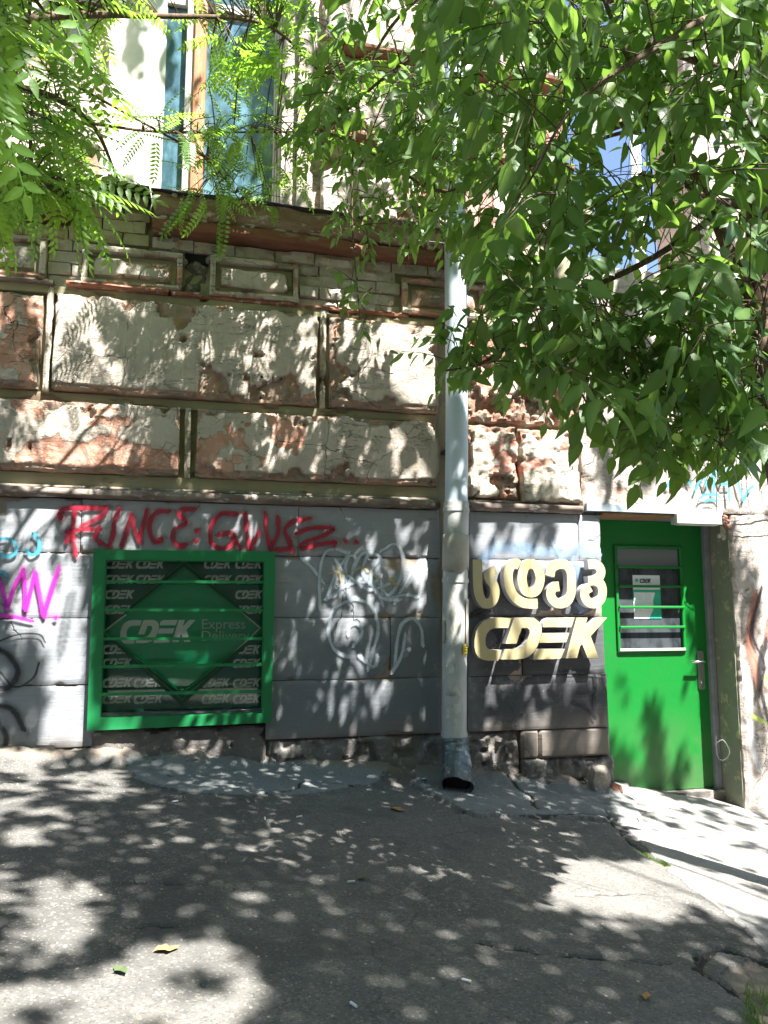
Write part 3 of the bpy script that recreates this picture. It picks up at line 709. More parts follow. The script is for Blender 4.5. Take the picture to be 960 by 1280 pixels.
# cornice
ZC = 3.755
bricks(XL, AX(100, 270), ZC, 1, .0, M['ochre_brick'], seed=7)
bricks(AX(100, 270), AX(187, 270), ZC, 4, -.010, M['ochre_brick'], seed=8, jit=.004)
bricks(AX(190, 290), 1.9, ZC, 1, .0, M['pale_brick'], seed=9, jit=.012)
xc = AX(190, 270, -.1)
sweep('cornice_strip', [(.09, 3.835), (-.085, 3.838), (-.095, 3.850), (-.095, 3.892), (-.06, 3.905), (.09, 3.905)], xc, 2.08, M['redstrip'], 80, .005, 5, label='dark red cornice strip below the black felt', dz=lambda x: -.02*max(0, x-.3)+.010*(float(vn(x*5, 3, 3))-.5))
sweep('cornice_strip', [(.09, 3.908), (-.075, 3.910), (-.125, 3.945), (-.14, 3.990), (-.14, 4.030), (.09, 4.032)], xc+.01, 1.75, M['cornice_brown'], 90, .012, 15, dz=lambda x: -.02*max(0, x-.3))
sweep('cornice_strip', [(.09, 3.85), (-.085, 3.85), (-.095, 3.86), (-.095, 3.925), (.09, 3.93)], XL, AX(82, 270, -.1), M['redstrip'], 60, .005, 25)
sweep('cornice_strip', [(.09, 3.935), (-.02, 3.935), (-.10, 3.97), (-.12, 4.04), (.09, 4.05)], XL, AX(98, 250, -.1), M['moulding'], 60, .006, 35)
sweep('roofing_felt', [(.12, 4.085), (-.155, 4.052), (-.175, 4.040), (-.165, 4.034), (.12, 4.060)], AX(102, 234, -.17), AX(186, 250, -.17), M['blacksheet'], 30, .006, 6)
sweep('roofing_felt', [(.12, 4.082), (-.155, 4.047), (-.178, 4.030), (-.165, 4.026), (.12, 4.058)], AX(188, 250, -.17), AX(455, 300, -.17), M['blacksheet'], 60, .007, 7, dz=lambda x: -.02*max(0, x-.3))
sweep('roofing_felt', [(.12, 4.082), (-.155, 4.047), (-.17, 4.036), (-.165, 4.032), (.12, 4.058)], AX(458, 300, -.17), 2.1, M['moulding'], 60, .007, 9, dz=lambda x: -.02*max(0, x-.3))
for i in range(34):
    x = random.uniform(xc, 1.9); k_ = random.random()
    rock(x, -.085 if k_ < .5 else -.13, 3.905+random.uniform(-.01, .01) if k_ < .5 else 4.03-.02*max(0, x-.3)+random.uniform(-.015, .006), random.uniform(.02, .07), random.uniform(.012, .03), random.uniform(.008, .022), 800+i, 'crumbling_mortar', M['pale_brick'])
MB().box(AX(134, 232, -.12), AX(146, 232, -.12), -.13, -.05, 4.085, 4.115, .004).link('brick', M['brick'], BL)

# upper storey to the right of the window
slab('pilaster', UX1+.10, UX1+.20, 4.05, 8, .045, .11, M['pink_stucco'], BL, res=.03, R=.01, amp=.003, peel=.8, chip=.8)
for i, (z0, z1) in enumerate(((4.10, 4.52), (4.66, 5.08), (5.30, 5.75), (5.86, 6.6))):
    slab('upper_stucco_block', UX1+.26, XC0-.02, z0, z1, .02, .11, M['pink_stucco'], BL, res=.0135, R=.02, amp=.012, wob=.008, peel=.60, chip=.58, seed=500+i, deep=.025)
    slab('upper_stucco_block', XC1+.02, XR-.02, z0, z1, .02, .11, M['pink_stucco'], BL, res=.016, R=.02, amp=.012, wob=.008, peel=.60, chip=.58, seed=520+i, deep=.025)
for z0, s in ((4.535, 1), (5.19, 2)):
    bricks(UX1+.26, XC0-.02, z0-.015, 1, .0, M['ochre_brick'], seed=30+s)
    sweep('upper_cornice_strip', [(.12, z0+.06), (-.03, z0+.065), (-.06, z0+.09), (-.06, z0+.115), (.12, z0+.12)], UX1+.24, XR, M['redstrip'], 60, .006, 40+s)
slab('upper_stucco_block', XL, UX0-.02, 4.10, 6.8, .05, .11, M['pink_stucco'], BL, res=.025, R=.02, amp=.01, peel=.6, chip=.6, seed=540)

# upper window
UW = MB().box(UX0-.02, UX1+.02, .40, .44, 4.06, 4.11).link('upper_window', M['wood_white'], BL); UW['label'] = 'tall upper window with white board and blue panes'
fx = [AX(133, 200, .2), AX(202, 200, .25), AX(228, 200, .25), AX(238, 200, .22), AX(254, 200, .22), AX(341, 200, .25), AX(352, 200, .2)]
MB().box(UX0, fx[0], .14, .40, 4.1, 7.4, .004).link('window_frame', M['wood_white'], UW)
MB().box(fx[0]+.002, fx[1], .285, .30, 4.1, 7.4).link('white_board', M['board_white'], UW)
MB().box(fx[1]+.001, fx[2], .30, .306, 4.1, 7.4).link('pane', M['glass_blue'], UW)
MB().box(fx[2]+.001, fx[3], .23, .33, 4.1, 7.4, .004).link('window_frame', M['wood_white'], UW)
MB().box(fx[3]+.001, fx[4], .20, .33, 4.1, 7.4, .006).link('mullion', M['wood_orange'], UW)
MB().box(fx[4]+.001, fx[5], .30, .306, 4.1, 7.4).link('pane', M['glass_blue'], UW)
w = UX1-fx[5]
for i in range(3): MB().box(fx[5]+.001+w*i/3, fx[5]+w*(i+1)/3, .26-.05*i, .33, 4.1, 7.4, .004).link('window_frame', M['wood_white'], UW)
MB().box(fx[1], fx[5], .27, .299, 5.62, 5.68, .004).link('transom', M['wood_white'], UW)
MB().box(fx[1], fx[2], .285, .299, 4.1, 4.16, .003).link('bottom_rail', M['wood_white'], UW)
MB().box(fx[4]+.002, fx[5], .285, .299, 4.1, 4.16, .003).link('bottom_rail', M['wood_white'], UW)

# ------------------------------------------------------------------ word mark outlines (unit: letter height 1, slanted)
def nrm(l): return [((x-145)/236.0, (724-y)/236.0) for x, y in l]
def rounded(l, n=3):
    return l
WM = {'C': [nrm([(345, 492), (300, 489), (255, 489), (218, 496), (188, 512), (166, 538), (152, 572), (145, 610), (145, 650), (152, 682), (168, 706), (190, 718), (220, 724), (274, 724), (293, 666), (235, 664), (215, 656), (205, 638), (204, 606), (212, 578), (228, 557), (250, 547), (280, 545), (329, 545)])],
      'D': [nrm([(360, 490), (440, 488), (474, 494), (498, 512), (510, 538), (511, 570), (503, 605), (488, 645), (468, 678), (440, 702), (408, 713), (370, 717), (290, 717), (311, 662), (360, 661), (392, 655), (415, 640), (434, 610), (446, 576), (446, 556), (434, 546), (403, 545), (373, 631), (314, 631)])],
      'E': [nrm([(550, 490), (691, 488), (673, 541), (520, 541), (519, 520), (530, 500)]), nrm([(515, 574), (662, 572), (645, 623), (498, 626)]), nrm([(492, 660), (637, 660), (616, 713), (466, 718), (468, 690), (478, 668)])],
      'K': [nrm([(701, 489), (762, 489), (741, 556), (804, 490), (868, 488), (778, 590), (822, 708), (762, 709), (732, 632), (720, 645), (704, 709), (643, 711)])]}
def wordmark(mb, x, z, h, y0, y1, skip=''):
    for k, l in WM.items():
        for pl in l: mb.poly([(x+a*h, z+b*h) for a, b in pl], y0, y1)
    return mb

# ------------------------------------------------------------------ barred basement window
# slightly skewed in the photo: outer corners as surveyed
FB = .0
bw = MB()
yF0, yF1 = -.045, .0
oc = [(-.592, 1.893), (.432, 1.897), (.425, .905), (-.583, .893)]; t_ = .062
ic = [(oc[0][0]+t_, oc[0][1]-t_*.9), (oc[1][0]-t_, oc[1][1]-t_*.9), (oc[2][0]-t_*.8, oc[2][1]+t_*.8), (oc[3][0]+t_, oc[3][1]+t_)]
BW = MB().poly([oc[0], oc[1], ic[1], ic[0]], yF0, yF1).link('barred_window', M['green_frame'], BL); BW['label'] = 'green barred basement window with diamond grille'
# outer frame: four mitred angle irons
for a, b in ((1, 2), (2, 3), (3, 0)):
    MB().poly([oc[a], oc[b], ic[b], ic[a]], yF0+.0006*a, yF1).link('frame_rail', M['green_frame'], BW)
for a, b in ((0, 1), (1, 2), (2, 3), (3, 0)):      # inner returns of the angle irons
    A = np.array(ic[a]); Bq = np.array(ic[b]); cN = np.array([-.08, 1.4]); k = lambda p: tuple(np.array(p)+(np.array([-.08, 1.395])-p)*.012)
    MB().poly([tuple(A), tuple(Bq), k(Bq), k(A)], yF0+.004, .03).link('frame_return', M['green_frame'], BW)
for i, py in enumerate((727, 762, 797.5, 832, 866)):
    xa = ic[0][0]-.01; xb = ic[1][0]+.01
    z0 = AZ(125, py-2+i*.6, -.03); z1 = AZ(333, py-2+(-1.5 if i > 2 else 1), -.03)
    MB().poly([(xa, z0), (xb, z1), (xb, z1-.016), (xa, z0-.016)], -.036+.0008*i, -.012).link('bar', M['green_frame'], BW)
# diamond frame behind
dc = np.array([AX(232, 785, .09), AZ(232, 785, .09)]); 
dv = [np.array([AX(230, 694, .09), AZ(230, 694, .09)]), np.array([AX(350, 788, .09), AZ(350, 786, .09)]), np.array([AX(227, 882, .09), AZ(227, 882, .09)]), np.array([AX(100, 790, .09), AZ(100, 790, .09)])]
for i in range(4):
    a, b = dv[i], dv[(i+1) % 4]; m = (dv[0]+dv[1]+dv[2]+dv[3])/4
    s = .085; ai, bi = a+(m-a)*.155, b+(m-b)*.155
    s2 = .07; aj, bj = a+(m-a)*.075, b+(m-b)*.075
    # clip against window hole by limiting corners
    def cl(p): return (min(max(p[0], WX0+.006), WX1-.006), min(max(p[1], WZ0+.012), WZ1-.004))
    MB().poly([cl(a), cl(b), cl(bj), cl(aj)], .075, .10).link('diamond_rail', M['green_dark'], BW)
    MB().poly([cl(aj), cl(bj), cl(bi), cl(ai)], .090, .115).link('diamond_rail', M['green_dark'], BW)
    e0, e1 = ai, bi
    MB().poly([cl(ai), cl(bi), cl(bi+(m-bi)*.022), cl(ai+(m-ai)*.022)], .086, .10).link('highlight_lip', M['green_frame'], BW)  # both lips in brighter green stand in for highlights along the rails
    MB().poly([cl(aj+(m-aj)*.004), cl(bj+(m-bj)*.004), cl(bj+(m-bj)*.020), cl(aj+(m-aj)*.020)], .072, .088).link('highlight_lip', M['green_frame'], BW)
yG = .165
MB().box(WX0, WX1, yG, yG+.004, WZ0, WZ1).link('film', M['film_dark'], BW)['label'] = 'dark green film printed with repeated white words'
m4 = [p+((dv[0]+dv[1]+dv[2]+dv[3])/4-p)*.05 for p in dv]
MB().poly([(min(max(p[0], WX0), WX1), p[1]) for p in m4], yG-.003, yG-.001).link('film', M['film'], BW)['label'] = 'brighter green diamond of the window film'
txt = MB(); hL = .055
inv = []
for r, py in enumerate((705, 724, 743, 762, 781, 812, 829, 854, 874)):
    for c_, px in enumerate((131, 170, 255, 294)):
        x = AX(px+(0 if r < 5 else -3), py, yG); z = AZ(px, py+6, yG)
        cx, cz = x+.07, z+.02
        mm = (dv[0]+dv[1]+dv[2]+dv[3])/4
        if abs(cx-mm[0])/.5+abs(cz-mm[1])/.42 < .92: continue
        if x < WX0-.02 or x+.14 > WX1+.03: continue
        wordmark(txt, x, z, hL, yG-.0025, yG-.0015)
txt.link('film_lettering', M['print_white'], BW)
big = MB(); x = AX(150, 803, yG); z = AZ(150, 805, yG)
wordmark(big, x, z, .140, yG-.006, yG-.005); big.link('window_logo', M['print_white'], BW)
def text_mesh(body, size, name, mat, parent, loc):
    cu = bpy.data.curves.new('t', 'FONT'); cu.body = body; cu.size = size; cu.extrude = .0004; cu.space_line = .82
    o = bpy.data.objects.new('t', cu); COL.objects.link(o); dg = bpy.context.evaluated_depsgraph_get()
    me = bpy.data.meshes.new_from_object(o.evaluated_get(dg)); bpy.data.objects.remove(o)
    me.transform(Matrix.Translation(Vector(loc))@Matrix.Rotation(math.pi/2, 4, 'X')); me.materials.clear()
    return link(name, me, mat, parent)
text_mesh('Express\nDelivery', .085, 'window_words', M['print_grey'], BW, (AX(251, 786, yG), yG-.006, AZ(251, 786, yG)))
ar = MB()
for pts in ([(158, 768), (129, 790), (150, 808), (185, 834)], [(302, 765), (325, 785), (303, 806), (285, 822)]):
    P_ = [np.array([AX(a, b, yG), AZ(a, b, yG)]) for a, b in pts]
    for i, (a, b) in enumerate(zip(P_[:-1], P_[1:])): ar.ribbon([a, b], .009, yG-.007-.0004*i, yG-.006, .0001)
ar.link('film_arrows', M['print_white'], BW)
MB().box(WX0+.001, WX1-.001, .135, .139, WZ0+.001, WZ1-.001).link('glass', M['clear'], BW)
# sill and reveals
slab('window_sill', WX0, WX1, WZ0-.04, WZ0, .002, .06, M['base'], BW, res=.03, R=.003, amp=.001, wob=.001, peel=.9, chip=.9)
MB().box(WX0, WX1, .061, .30, WZ0, WZ0+.012).link('window_sill', M['greyframe'], BW)

# ------------------------------------------------------------------ graffiti (paint lies 3 mm proud of the wall)
def stroke(me_v, me_f, me_uv, pts, w, Y, closed=False, sm=True):
    W_ = [(AX(a, b, Y), AZ(a, b, Y)) for a, b in pts]
    if len(W_) == 1:
        cx, cz = W_[0]; n = len(me_v); k = 12
        me_v.append((cx, Y, cz)); me_uv.append((0, .5))
        for i in range(k):
            a = 2*math.pi*i/k; r = w*.62*(1+.12*math.sin(3*a+cx*9)); me_v.append((cx+r*math.cos(a), Y, cz+r*math.sin(a))); me_uv.append((0, 1))
        for i in range(k): me_f.append((n, n+1+i, n+1+(i+1) % k))
        return
    P_ = smooth_path(W_, 9, closed) if sm else np.array(W_)
    # round the ends by two short extra points
    d0 = P_[0]-P_[1]; d0 /= np.linalg.norm(d0)+1e-9; d1 = P_[-1]-P_[-2]; d1 /= np.linalg.norm(d1)+1e-9
    P_ = np.vstack([P_[0]+d0*w*.45, P_, P_[-1]+d1*w*.45]); k = len(P_)
    ww = np.array([w*(.78+.45*float(vn(i*.22, P_[0][0]*9, 2))) for i in range(k)]); ww[0] *= .35; ww[-1] *= .35
    L, R_ = offset(P_, ww); n = len(me_v)
    for i in range(k):
        me_v += [(L[i][0], Y, L[i][1]), (R_[i][0], Y, R_[i][1])]; me_uv += [(i/k, 0), (i/k, 1)]
    me_f += [(n+2*i, n+2*i+1, n+2*i+3, n+2*i+2) for i in range(k-1)]
OVER = {M['sp_red']: m_spray('red_mist', (.36, .006, .03), .20, .49), M['sp_mag']: m_spray('magenta_mist', (.62, .02, .5), .20, .49), M['sp_cyan']: m_spray('cyan_mist', (.07, .42, .58), .18, .49), M['sp_black']: m_spray('black_mist', (.03, .03, .03), .25, .49)}
def dabs(strokes, mat, labels, Y, parent):
    for i, (st, lb_) in enumerate(zip(strokes, labels)): graffiti('graffiti', [st], mat, lb_, Y-.0004*i, parent)
def graffiti(name, strokes, mat, label, Y=-.006, parent=BL, w=.03):
    """each stroke lies 0.3 mm in front of the one sprayed before it"""
    if mat in OVER:
        big_ = [(s_[0], s_[1]*2.3) if isinstance(s_, tuple) else (s_, w*2.3) for s_ in strokes if not (isinstance(s_, tuple) and len(s_[0]) > 1 and s_[1] < .02)]
        graffiti('overspray', big_, OVER[mat], 'faint '+mat.name.split('_')[0]+' mist around a sprayed tag', Y+.0028 if Y > -.012 else Y+.0005, parent)['kind'] = 'stuff'
        Y = Y-.009
    V, Fc, U = [], [], []
    for i, s in enumerate(strokes):
        ww = w
        if isinstance(s, tuple): s, ww = s
        stroke(V, Fc, U, s, ww, Y-.0003*i)
    me = mesh(V, Fc); uvl = me.uv_layers.new(name='UVMap')
    for lp in me.loops: uvl.data[lp.index].uv = U[lp.vertex_index]
    o = link(name, me, mat, parent); o['label'] = label; return o
def cv(l, ox, oy, k): return [(ox+a*k, oy+b*k) for a, b in l]
k8 = .41667; R8 = lambda l: cv(l, 60, 610, k8)
RA_ = lambda l: cv(l, 60, 620, .2083)
RB_ = lambda l: cv(l, 250, 620, .21875)
red = [RA_([(74, 128), (72, 98), (110, 76), (230, 72), (345, 72)]), RA_([(158, 84), (150, 180), (112, 268)]), RA_([(150, 240), (158, 300), (165, 352)]), RA_([(348, 84), (310, 128), (205, 178)]), RA_([(120, 215), (220, 200), (305, 200)]), RA_([(305, 195), (285, 250), (330, 292)]),
       RA_([(396, 172), (388, 240), (366, 300)]), RA_([(428, 80), (402, 136)]), RA_([(442, 300), (478, 190), (502, 122)]), RA_([(502, 122), (520, 200), (546, 268)]), RA_([(546, 268), (572, 170), (596, 88)]),
       RA_([(722, 92), (655, 96), (612, 150), (612, 222), (640, 278), (672, 268)]), RA_([(875, 80), (805, 84), (792, 120), (832, 160), (764, 200), (750, 258), (786, 300), (824, 294)]), (RA_([(895, 208)]), .046), (RA_([(888, 272)]), .046),
       RB_([(205, 104), (120, 102), (66, 170), (62, 260), (112, 298), (176, 282), (190, 215), (104, 222)]), RB_([(188, 235), (228, 292)]), RB_([(262, 104), (266, 200), (286, 298)]), RB_([(286, 298), (312, 250), (336, 210)]), RB_([(374, 100), (378, 200), (406, 298)]), RB_([(406, 298), (444, 214), (446, 124)]),
       RB_([(625, 130), (530, 148), (484, 198), (512, 262), (522, 310)]), RB_([(518, 300), (440, 308)]), RB_([(550, 212), (640, 184), (762, 186), (700, 228), (596, 268), (584, 300), (660, 280), (766, 264)]),
       (RB_([(765, 272)]), .042), (RB_([(832, 258)]), .042), (RB_([(892, 262)]), .042), (RA_([(672, 262)]), .046), (RA_([(72, 122)]), .044), (RB_([(770, 265), (771, 312)]), .008), (RB_([(523, 300), (524, 332)]), .008)]
graffiti('graffiti', red, M['sp_red'], 'red sprayed tag across the top course above the green window', w=.042)
k7 = .375; R7 = lambda l: cv(l, 0, 600, k7)
graffiti('graffiti', [R7([(-30, 300), (0, 340), (22, 425)]), R7([(22, 425), (50, 350), (78, 300)]), R7([(78, 302), (84, 370), (84, 430)]), R7([(84, 430), (105, 360), (118, 310)]), R7([(118, 312), (132, 380), (146, 452)]), R7([(146, 452), (170, 370), (196, 294)]), R7([(-30, 448), (40, 456), (105, 470)]), (R7([(185, 460)]), .034)], M['sp_mag'], 'magenta sprayed tag left of the green window', w=.034)
graffiti('graffiti', [R7([(-12, 200), (25, 195), (52, 215), (50, 245), (22, 255), (-6, 240), (-12, 205)]), R7([(112, 180), (128, 200), (130, 235), (105, 250), (88, 235)]), R7([(-20, 330), (5, 305), (22, 320)])], M['sp_cyan'], 'cyan sprayed curls at the left edge', w=.030)
graffiti('graffiti', [R7([(-20, 560), (30, 585), (60, 640), (30, 690), (-20, 700)]), R7([(-20, 750), (40, 765), (78, 830)]), (R7([(-10, 540), (60, 515), (130, 515), (150, 540)]), .016), (R7([(0, 640), (50, 690), (110, 660), (130, 610)]), .018), R7([(-20, 800), (20, 850), (15, 900)])], M['sp_black'], 'black sprayed curves at the lower left edge', w=.045)
k3 = .3333; R3 = lambda l: cv(l, 320, 620, k3)
wt = [R3([(175, 235), (215, 275), (252, 325)]), R3([(240, 425), (238, 300), (258, 215), (300, 200), (345, 215)]), R3([(350, 215), (300, 290), (265, 385)]), R3([(345, 405), (350, 320), (375, 240), (350, 225), (335, 270), (345, 340)]),
      R3([(345, 335), (390, 225), (440, 215), (470, 240), (440, 290), (380, 320)]), R3([(280, 380), (350, 330), (460, 330), (475, 410)]), R3([(470, 205), (520, 180), (548, 215), (545, 300), (500, 370), (470, 345)]), R3([(520, 400), (560, 330), (588, 275)]), R3([(500, 385), (560, 370), (605, 378)]),
      R3([(370, 382), (300, 420), (272, 490), (290, 570), (345, 605)]), R3([(370, 382), (430, 410), (458, 490), (440, 580), (420, 650)]), (R3([(345, 520), (350, 490), (375, 478), (398, 500), (392, 530), (365, 560)]), .036), R3([(520, 640), (530, 540), (548, 480), (590, 460), (620, 500), (625, 560)]), (R3([(575, 575)]), .04), R3([(390, 600), (440, 640), (455, 600)]), R3([(300, 240), (330, 300), (300, 370), (260, 385)]), R3([(420, 220), (400, 280), (430, 330), (470, 300)]), R3([(350, 300), (420, 350), (500, 330)]), R3([(460, 240), (430, 300), (470, 380), (540, 390)]), R3([(560, 520), (545, 600), (510, 660)])]
graffiti('graffiti', wt, M['sp_white'], 'pale blue sprayed scrawl between the green window and drainpipe', w=.038)
graffiti('graffiti', [R3([(275, 290), (310, 285), (345, 295)]), R3([(305, 265), (315, 290), (320, 320)]), R3([(370, 280), (400, 270), (460, 310)]), (R3([(505, 315), (520, 330)]), .05)], M['sp_yel'], 'small ochre sprayed marks inside the pale scrawl', w=.022, Y=-.0105)
k1 = .22917; R1 = lambda l: cv(l, 560, 660, k1)
graffiti('graffiti', [(R1([(200, 150), (300, 100), (420, 130)]), .12), (R1([(400, 90), (500, 130), (600, 120)]), .10), (R1([(620, 160), (700, 120), (800, 140)]), .12), (R1([(700, 200), (730, 300), (720, 420)]), .13), (R1([(230, 130), (250, 60)]), .04), (R1([(560, 60), (600, 140)]), .04), (R1([(440, 120), (480, 40)]), .035)], M['sp_haze'], 'faint blue sprayed haze above the letter sign', Y=-.007)
graffiti('graffiti', [R1([(620, 790), (740, 785), (850, 800)]), R1([(800, 800), (806, 870), (795, 950), (815, 1010)]), (R1([(700, 905), (800, 900)]), .016), R1([(690, 960), (760, 990), (800, 1040)]), (R1([(835, 805), (865, 900)]), .010)], M['sp_black'], 'black sprayed ladder mark below the letter sign', w=.026)
graffiti('graffiti', [(R1([(130, 475), (170, 455), (225, 455)]), .04), (R1([(250, 560), (290, 610), (250, 650)]), .02), (R1([(385, 580), (420, 620)]), .02), (R1([(560, 300), (640, 330), (700, 400)]), .02)], M['sp_black'], 'black sprayed smears behind the letter sign', Y=-.0095)

# ------------------------------------------------------------------ raised letter sign
SG = thing('shop_sign', 'cream raised three-dimensional letters in two rows on the grey wall', 'sign', (AX(680, 830, 0), -.02, AZ(680, 830)))
yS0, yS1 = -.082, -.022
def s2w(l): return [(AX(560+a*k1, 660+b*k1, yS0), AZ(560+a*k1, 660+b*k1, yS0)) for a, b in l]
def two_tone(mb, name, label=None):
    me = mesh(mb.v, mb.f); bm = bmesh.new(); bm.from_mesh(me); bmesh.ops.recalc_face_normals(bm, faces=bm.faces); bm.to_mesh(me); bm.free()
    me.materials.append(M['letter']); me.materials.append(M['letter_side'])
    for p in me.polygons: p.material_index = 0 if abs(p.normal.y) > .8 else 1
    o = link(name, me, None, SG)
    if label: o['label'] = label
    return o
raw = {'C': [[(x*236+145, 724-z*236) for x, z in pl] for pl in WM['C']], 'D': [[(x*236+145, 724-z*236) for x, z in pl] for pl in WM['D']],
       'E': [[(x*236+145, 724-z*236) for x, z in pl] for pl in WM['E']], 'K': [[(x*236+145, 724-z*236) for x, z in pl] for pl in WM['K']]}
for kx in 'CDEK':
    mb = MB()
    for pl in raw[kx]: mb.poly(s2w(pl), yS0, yS1)
    two_tone(mb, 'sign_letter', 'cream raised letter %s of the lower row' % kx)
def gl(strokes, wd, label):
    mb = MB()
    for i, (pts, cl_) in enumerate(strokes):
        P_ = smooth_path(s2w(pts), 7, cl_); mb.ribbon(P_, wd, yS0-.002*i, yS1+.0004*i)
    two_tone(mb, 'sign_letter', label)
wd = .062
gl([([(160, 171), (161, 230), (162, 300), (168, 355), (186, 398), (215, 412), (243, 396), (256, 355), (250, 315), (232, 285), (222, 262), (236, 242), (262, 232)], False)], wd, 'first cream letter of the upper Georgian row')
gl([([(489, 412), (440, 412), (400, 402), (360, 370), (336, 320), (328, 265), (334, 222), (352, 198), (374, 194), (390, 205)], False),
    ([(452, 195), (485, 215), (502, 275), (485, 335), (452, 352), (418, 335), (403, 275), (418, 215)], True)], wd, 'second cream letter of the upper Georgian row')
gl([([(556, 262), (565, 222), (590, 202), (622, 196), (650, 206), (670, 240), (674, 300), (672, 350), (655, 392), (622, 411), (588, 405), (564, 378), (562, 345), (580, 322), (606, 318)], False)], wd, 'third cream letter of the upper Georgian row')
gl([([(765, 199), (795, 196), (822, 208), (835, 238), (824, 268), (800, 284), (765, 288)], False), ([(800, 286), (832, 305), (842, 345), (832, 388), (800, 411), (765, 403), (745, 372), (750, 340), (776, 322)], False)], wd, 'fourth cream letter of the upper Georgian row')

# ------------------------------------------------------------------ annex with the green door
AN = thing('annex', 'pale plastered low annex with a green metal door in a deep recess', 'building', (3.2, 0, .3))
DX0, DX1, DZ0, DZ1 = 2.603, 3.60, .30, 2.205; YD = .25
aT = 3.95
xT = AX(868, 300, .4)
MB().box(xT, 5.6, .42, .9, 3.9, 8.4).link('annex_upper_wall', M['pink_stucco'], AN)
slab('annex_wall', XR+.004, 5.6, DZ1+.02, aT, -.012, .40, M['plaster'], AN, res=.02, R=.01, amp=.006, wob=.004, peel=.78, chip=.74, deep=.012, seed=601, label='pale plaster wall above the door')
slab('annex_wall', DX1, 5.6, .0, DZ1+.018, -.012, .40, M['plaster'], AN, res=.016, R=.014, amp=.008, wob=.010, peel=.78, chip=.70, deep=.015, seed=602, label='pale plaster pier right of the door')
MB().box(XR+.004, 5.6, .41, 4, .0, aT-.01).link('annex_rear', M['plaster'], AN)
MB().box(2.50, DX0-.002, .072, .40, .0, DZ1+.018).link('door_reveal', M['plinth'], AN)
# olive plaster skin on right jamb
MB().box(DX1-.008, DX1-.001, .015, YD, .2, DZ1).link('jamb_plaster', M['jamb'], AN)
MB().box(DX1-.055, DX1-.009, YD-.035, YD+.05, .25, DZ1-.0, .004).link('grey_door_post', M['greyframe'], AN)
# metal lintel and lamp box
lz0, lz1 = AZ(820, 646, -.05), AZ(820, 634, -.05)
MB().poly([(AX(735, 628, -.05), lz1+.015), (AX(905, 634, -.05), lz1), (AX(905, 641, -.05), lz1-.04), (AX(735, 638, -.05), lz1-.035)], -.035, .02).link('lintel_sheet', M['bluemetal'], AN)
MB().box(DX0+.01, DX0+.55, -.02, .22, lz1-.058, lz1-.0405, .003).link('lintel_timber', M['dullwood'], AN)
MB().box(DX0, DX1, .05, .40, lz1-.057, DZ1+.02).link('lintel_soffit', M['greyframe'], AN)
LB = thing('lamp', 'flat cream box lamp under the blue lintel above the door', 'lamp', (AX(875, 650, -.03), -.03, AZ(875, 655, -.03)))
lx0, lx1 = AX(846, 648, -.05), AX(902, 648, -.05)
MB().box(lx0, lx1, -.055, .02, AZ(875, 655, -.05), AZ(875, 643, -.05), .003).link('lamp_housing', M['lamp_box'], LB)
MB().box(lx0+.02, lx1-.02, -.045, .01, AZ(875, 655, -.05)-.006, AZ(875, 655, -.05), .001).link('lamp_cover', M['board_white'], LB)
# the door leaf and all it carries
dx0, dx1 = DX0, AX(886, 830, .25)
DR = MB().box(dx0, dx1, YD+.01, YD+.05, .318, lz1-.06).link('door', M['green'], AN); DR['label'] = 'green metal door with barred glass opening and steel handle'
gx0, gx1 = AX(773, 760, YD), AX(851, 760, YD); gz0, gz1 = AZ(812, 811, YD), AZ(812, 686, YD)
zt = lz1-.06
dz0 = .322
sk = MB(); sk.box(dx0, gx0, YD, YD+.0095, dz0, zt).box(gx1, dx1, YD, YD+.0095, dz0, zt).box(gx0, gx1, YD, YD+.0095, dz0, gz0).box(gx0, gx1, YD, YD+.0095, gz1, zt)
sk.link('door_skin', M['green'], DR)
for x0, x1, z0, z1 in ((gx0-.022, gx0, gz0-.022, gz1+.022), (gx1, gx1+.022, gz0-.022, gz1+.022), (gx0, gx1, gz1, gz1+.022), (gx0, gx1, gz0-.022, gz0)):
    MB().box(x0, x1, YD-.016, YD-.0005, z0, z1, .004).link('opening_trim', M['green'], DR)
MB().box(gx0, gx1, YD+.006, YD+.0085, gz0, gz1).link('door_glass', M['glass_dark'], DR)
for i, py in enumerate((709, 733, 759, 784)):
    z = AZ(812, py, YD-.02); MB().box(gx0-.006, gx1+.012, YD-.030, YD-.017, z-.009, z+.009, .003).link('door_bar', M['green'], DR)
MB().box(gx0-.01, gx1+.01, YD-.022, YD-.0165, gz0-.014, gz0+.004, .002).link('glass_ledge', M['lamp_box'], DR)
MB().box(gx0+.002, gx1-.002, YD+.0035, YD+.005, AZ(812, 708, YD), gz1-.002).link('frosted_pane', NT('grey_frosted_glass').fin((.16, .18, .19), .3), DR)
nx0, nx1 = AX(792, 745, YD), AX(826, 745, YD); nz0, nz1 = AZ(808, 773, YD), AZ(808, 719, YD)
MB().box(nx0, nx1, YD+.003, YD+.0045, nz0, nz1).link('notice', M['paper'], DR)['label'] = 'white and teal paper notice behind the door bars'
nw, nh = nx1-nx0, nz1-nz0
tl = MB(); tl.poly([(nx0, nz0+nh*.40), (nx0, nz0+nh*.66), (nx0+nw, nz0+nh*.66), (nx0+nw, nz0), (nx0+nw*.55, nz0), (nx0+nw*.72, nz0+nh*.22), (nx0+nw*.72, nz0+nh*.40)], YD+.0018, YD+.0028).link('notice_print', M['print_teal'], DR)
MB().poly([(nx0+.006, nz0+nh*.40), (nx0+.006, nz0+nh*.60), (nx0+nw*.80, nz0+nh*.60), (nx0+nw*.70, nz0+nh*.40)], YD+.0008, YD+.0016).link('notice_print', M['paper'], DR)
ln = MB()
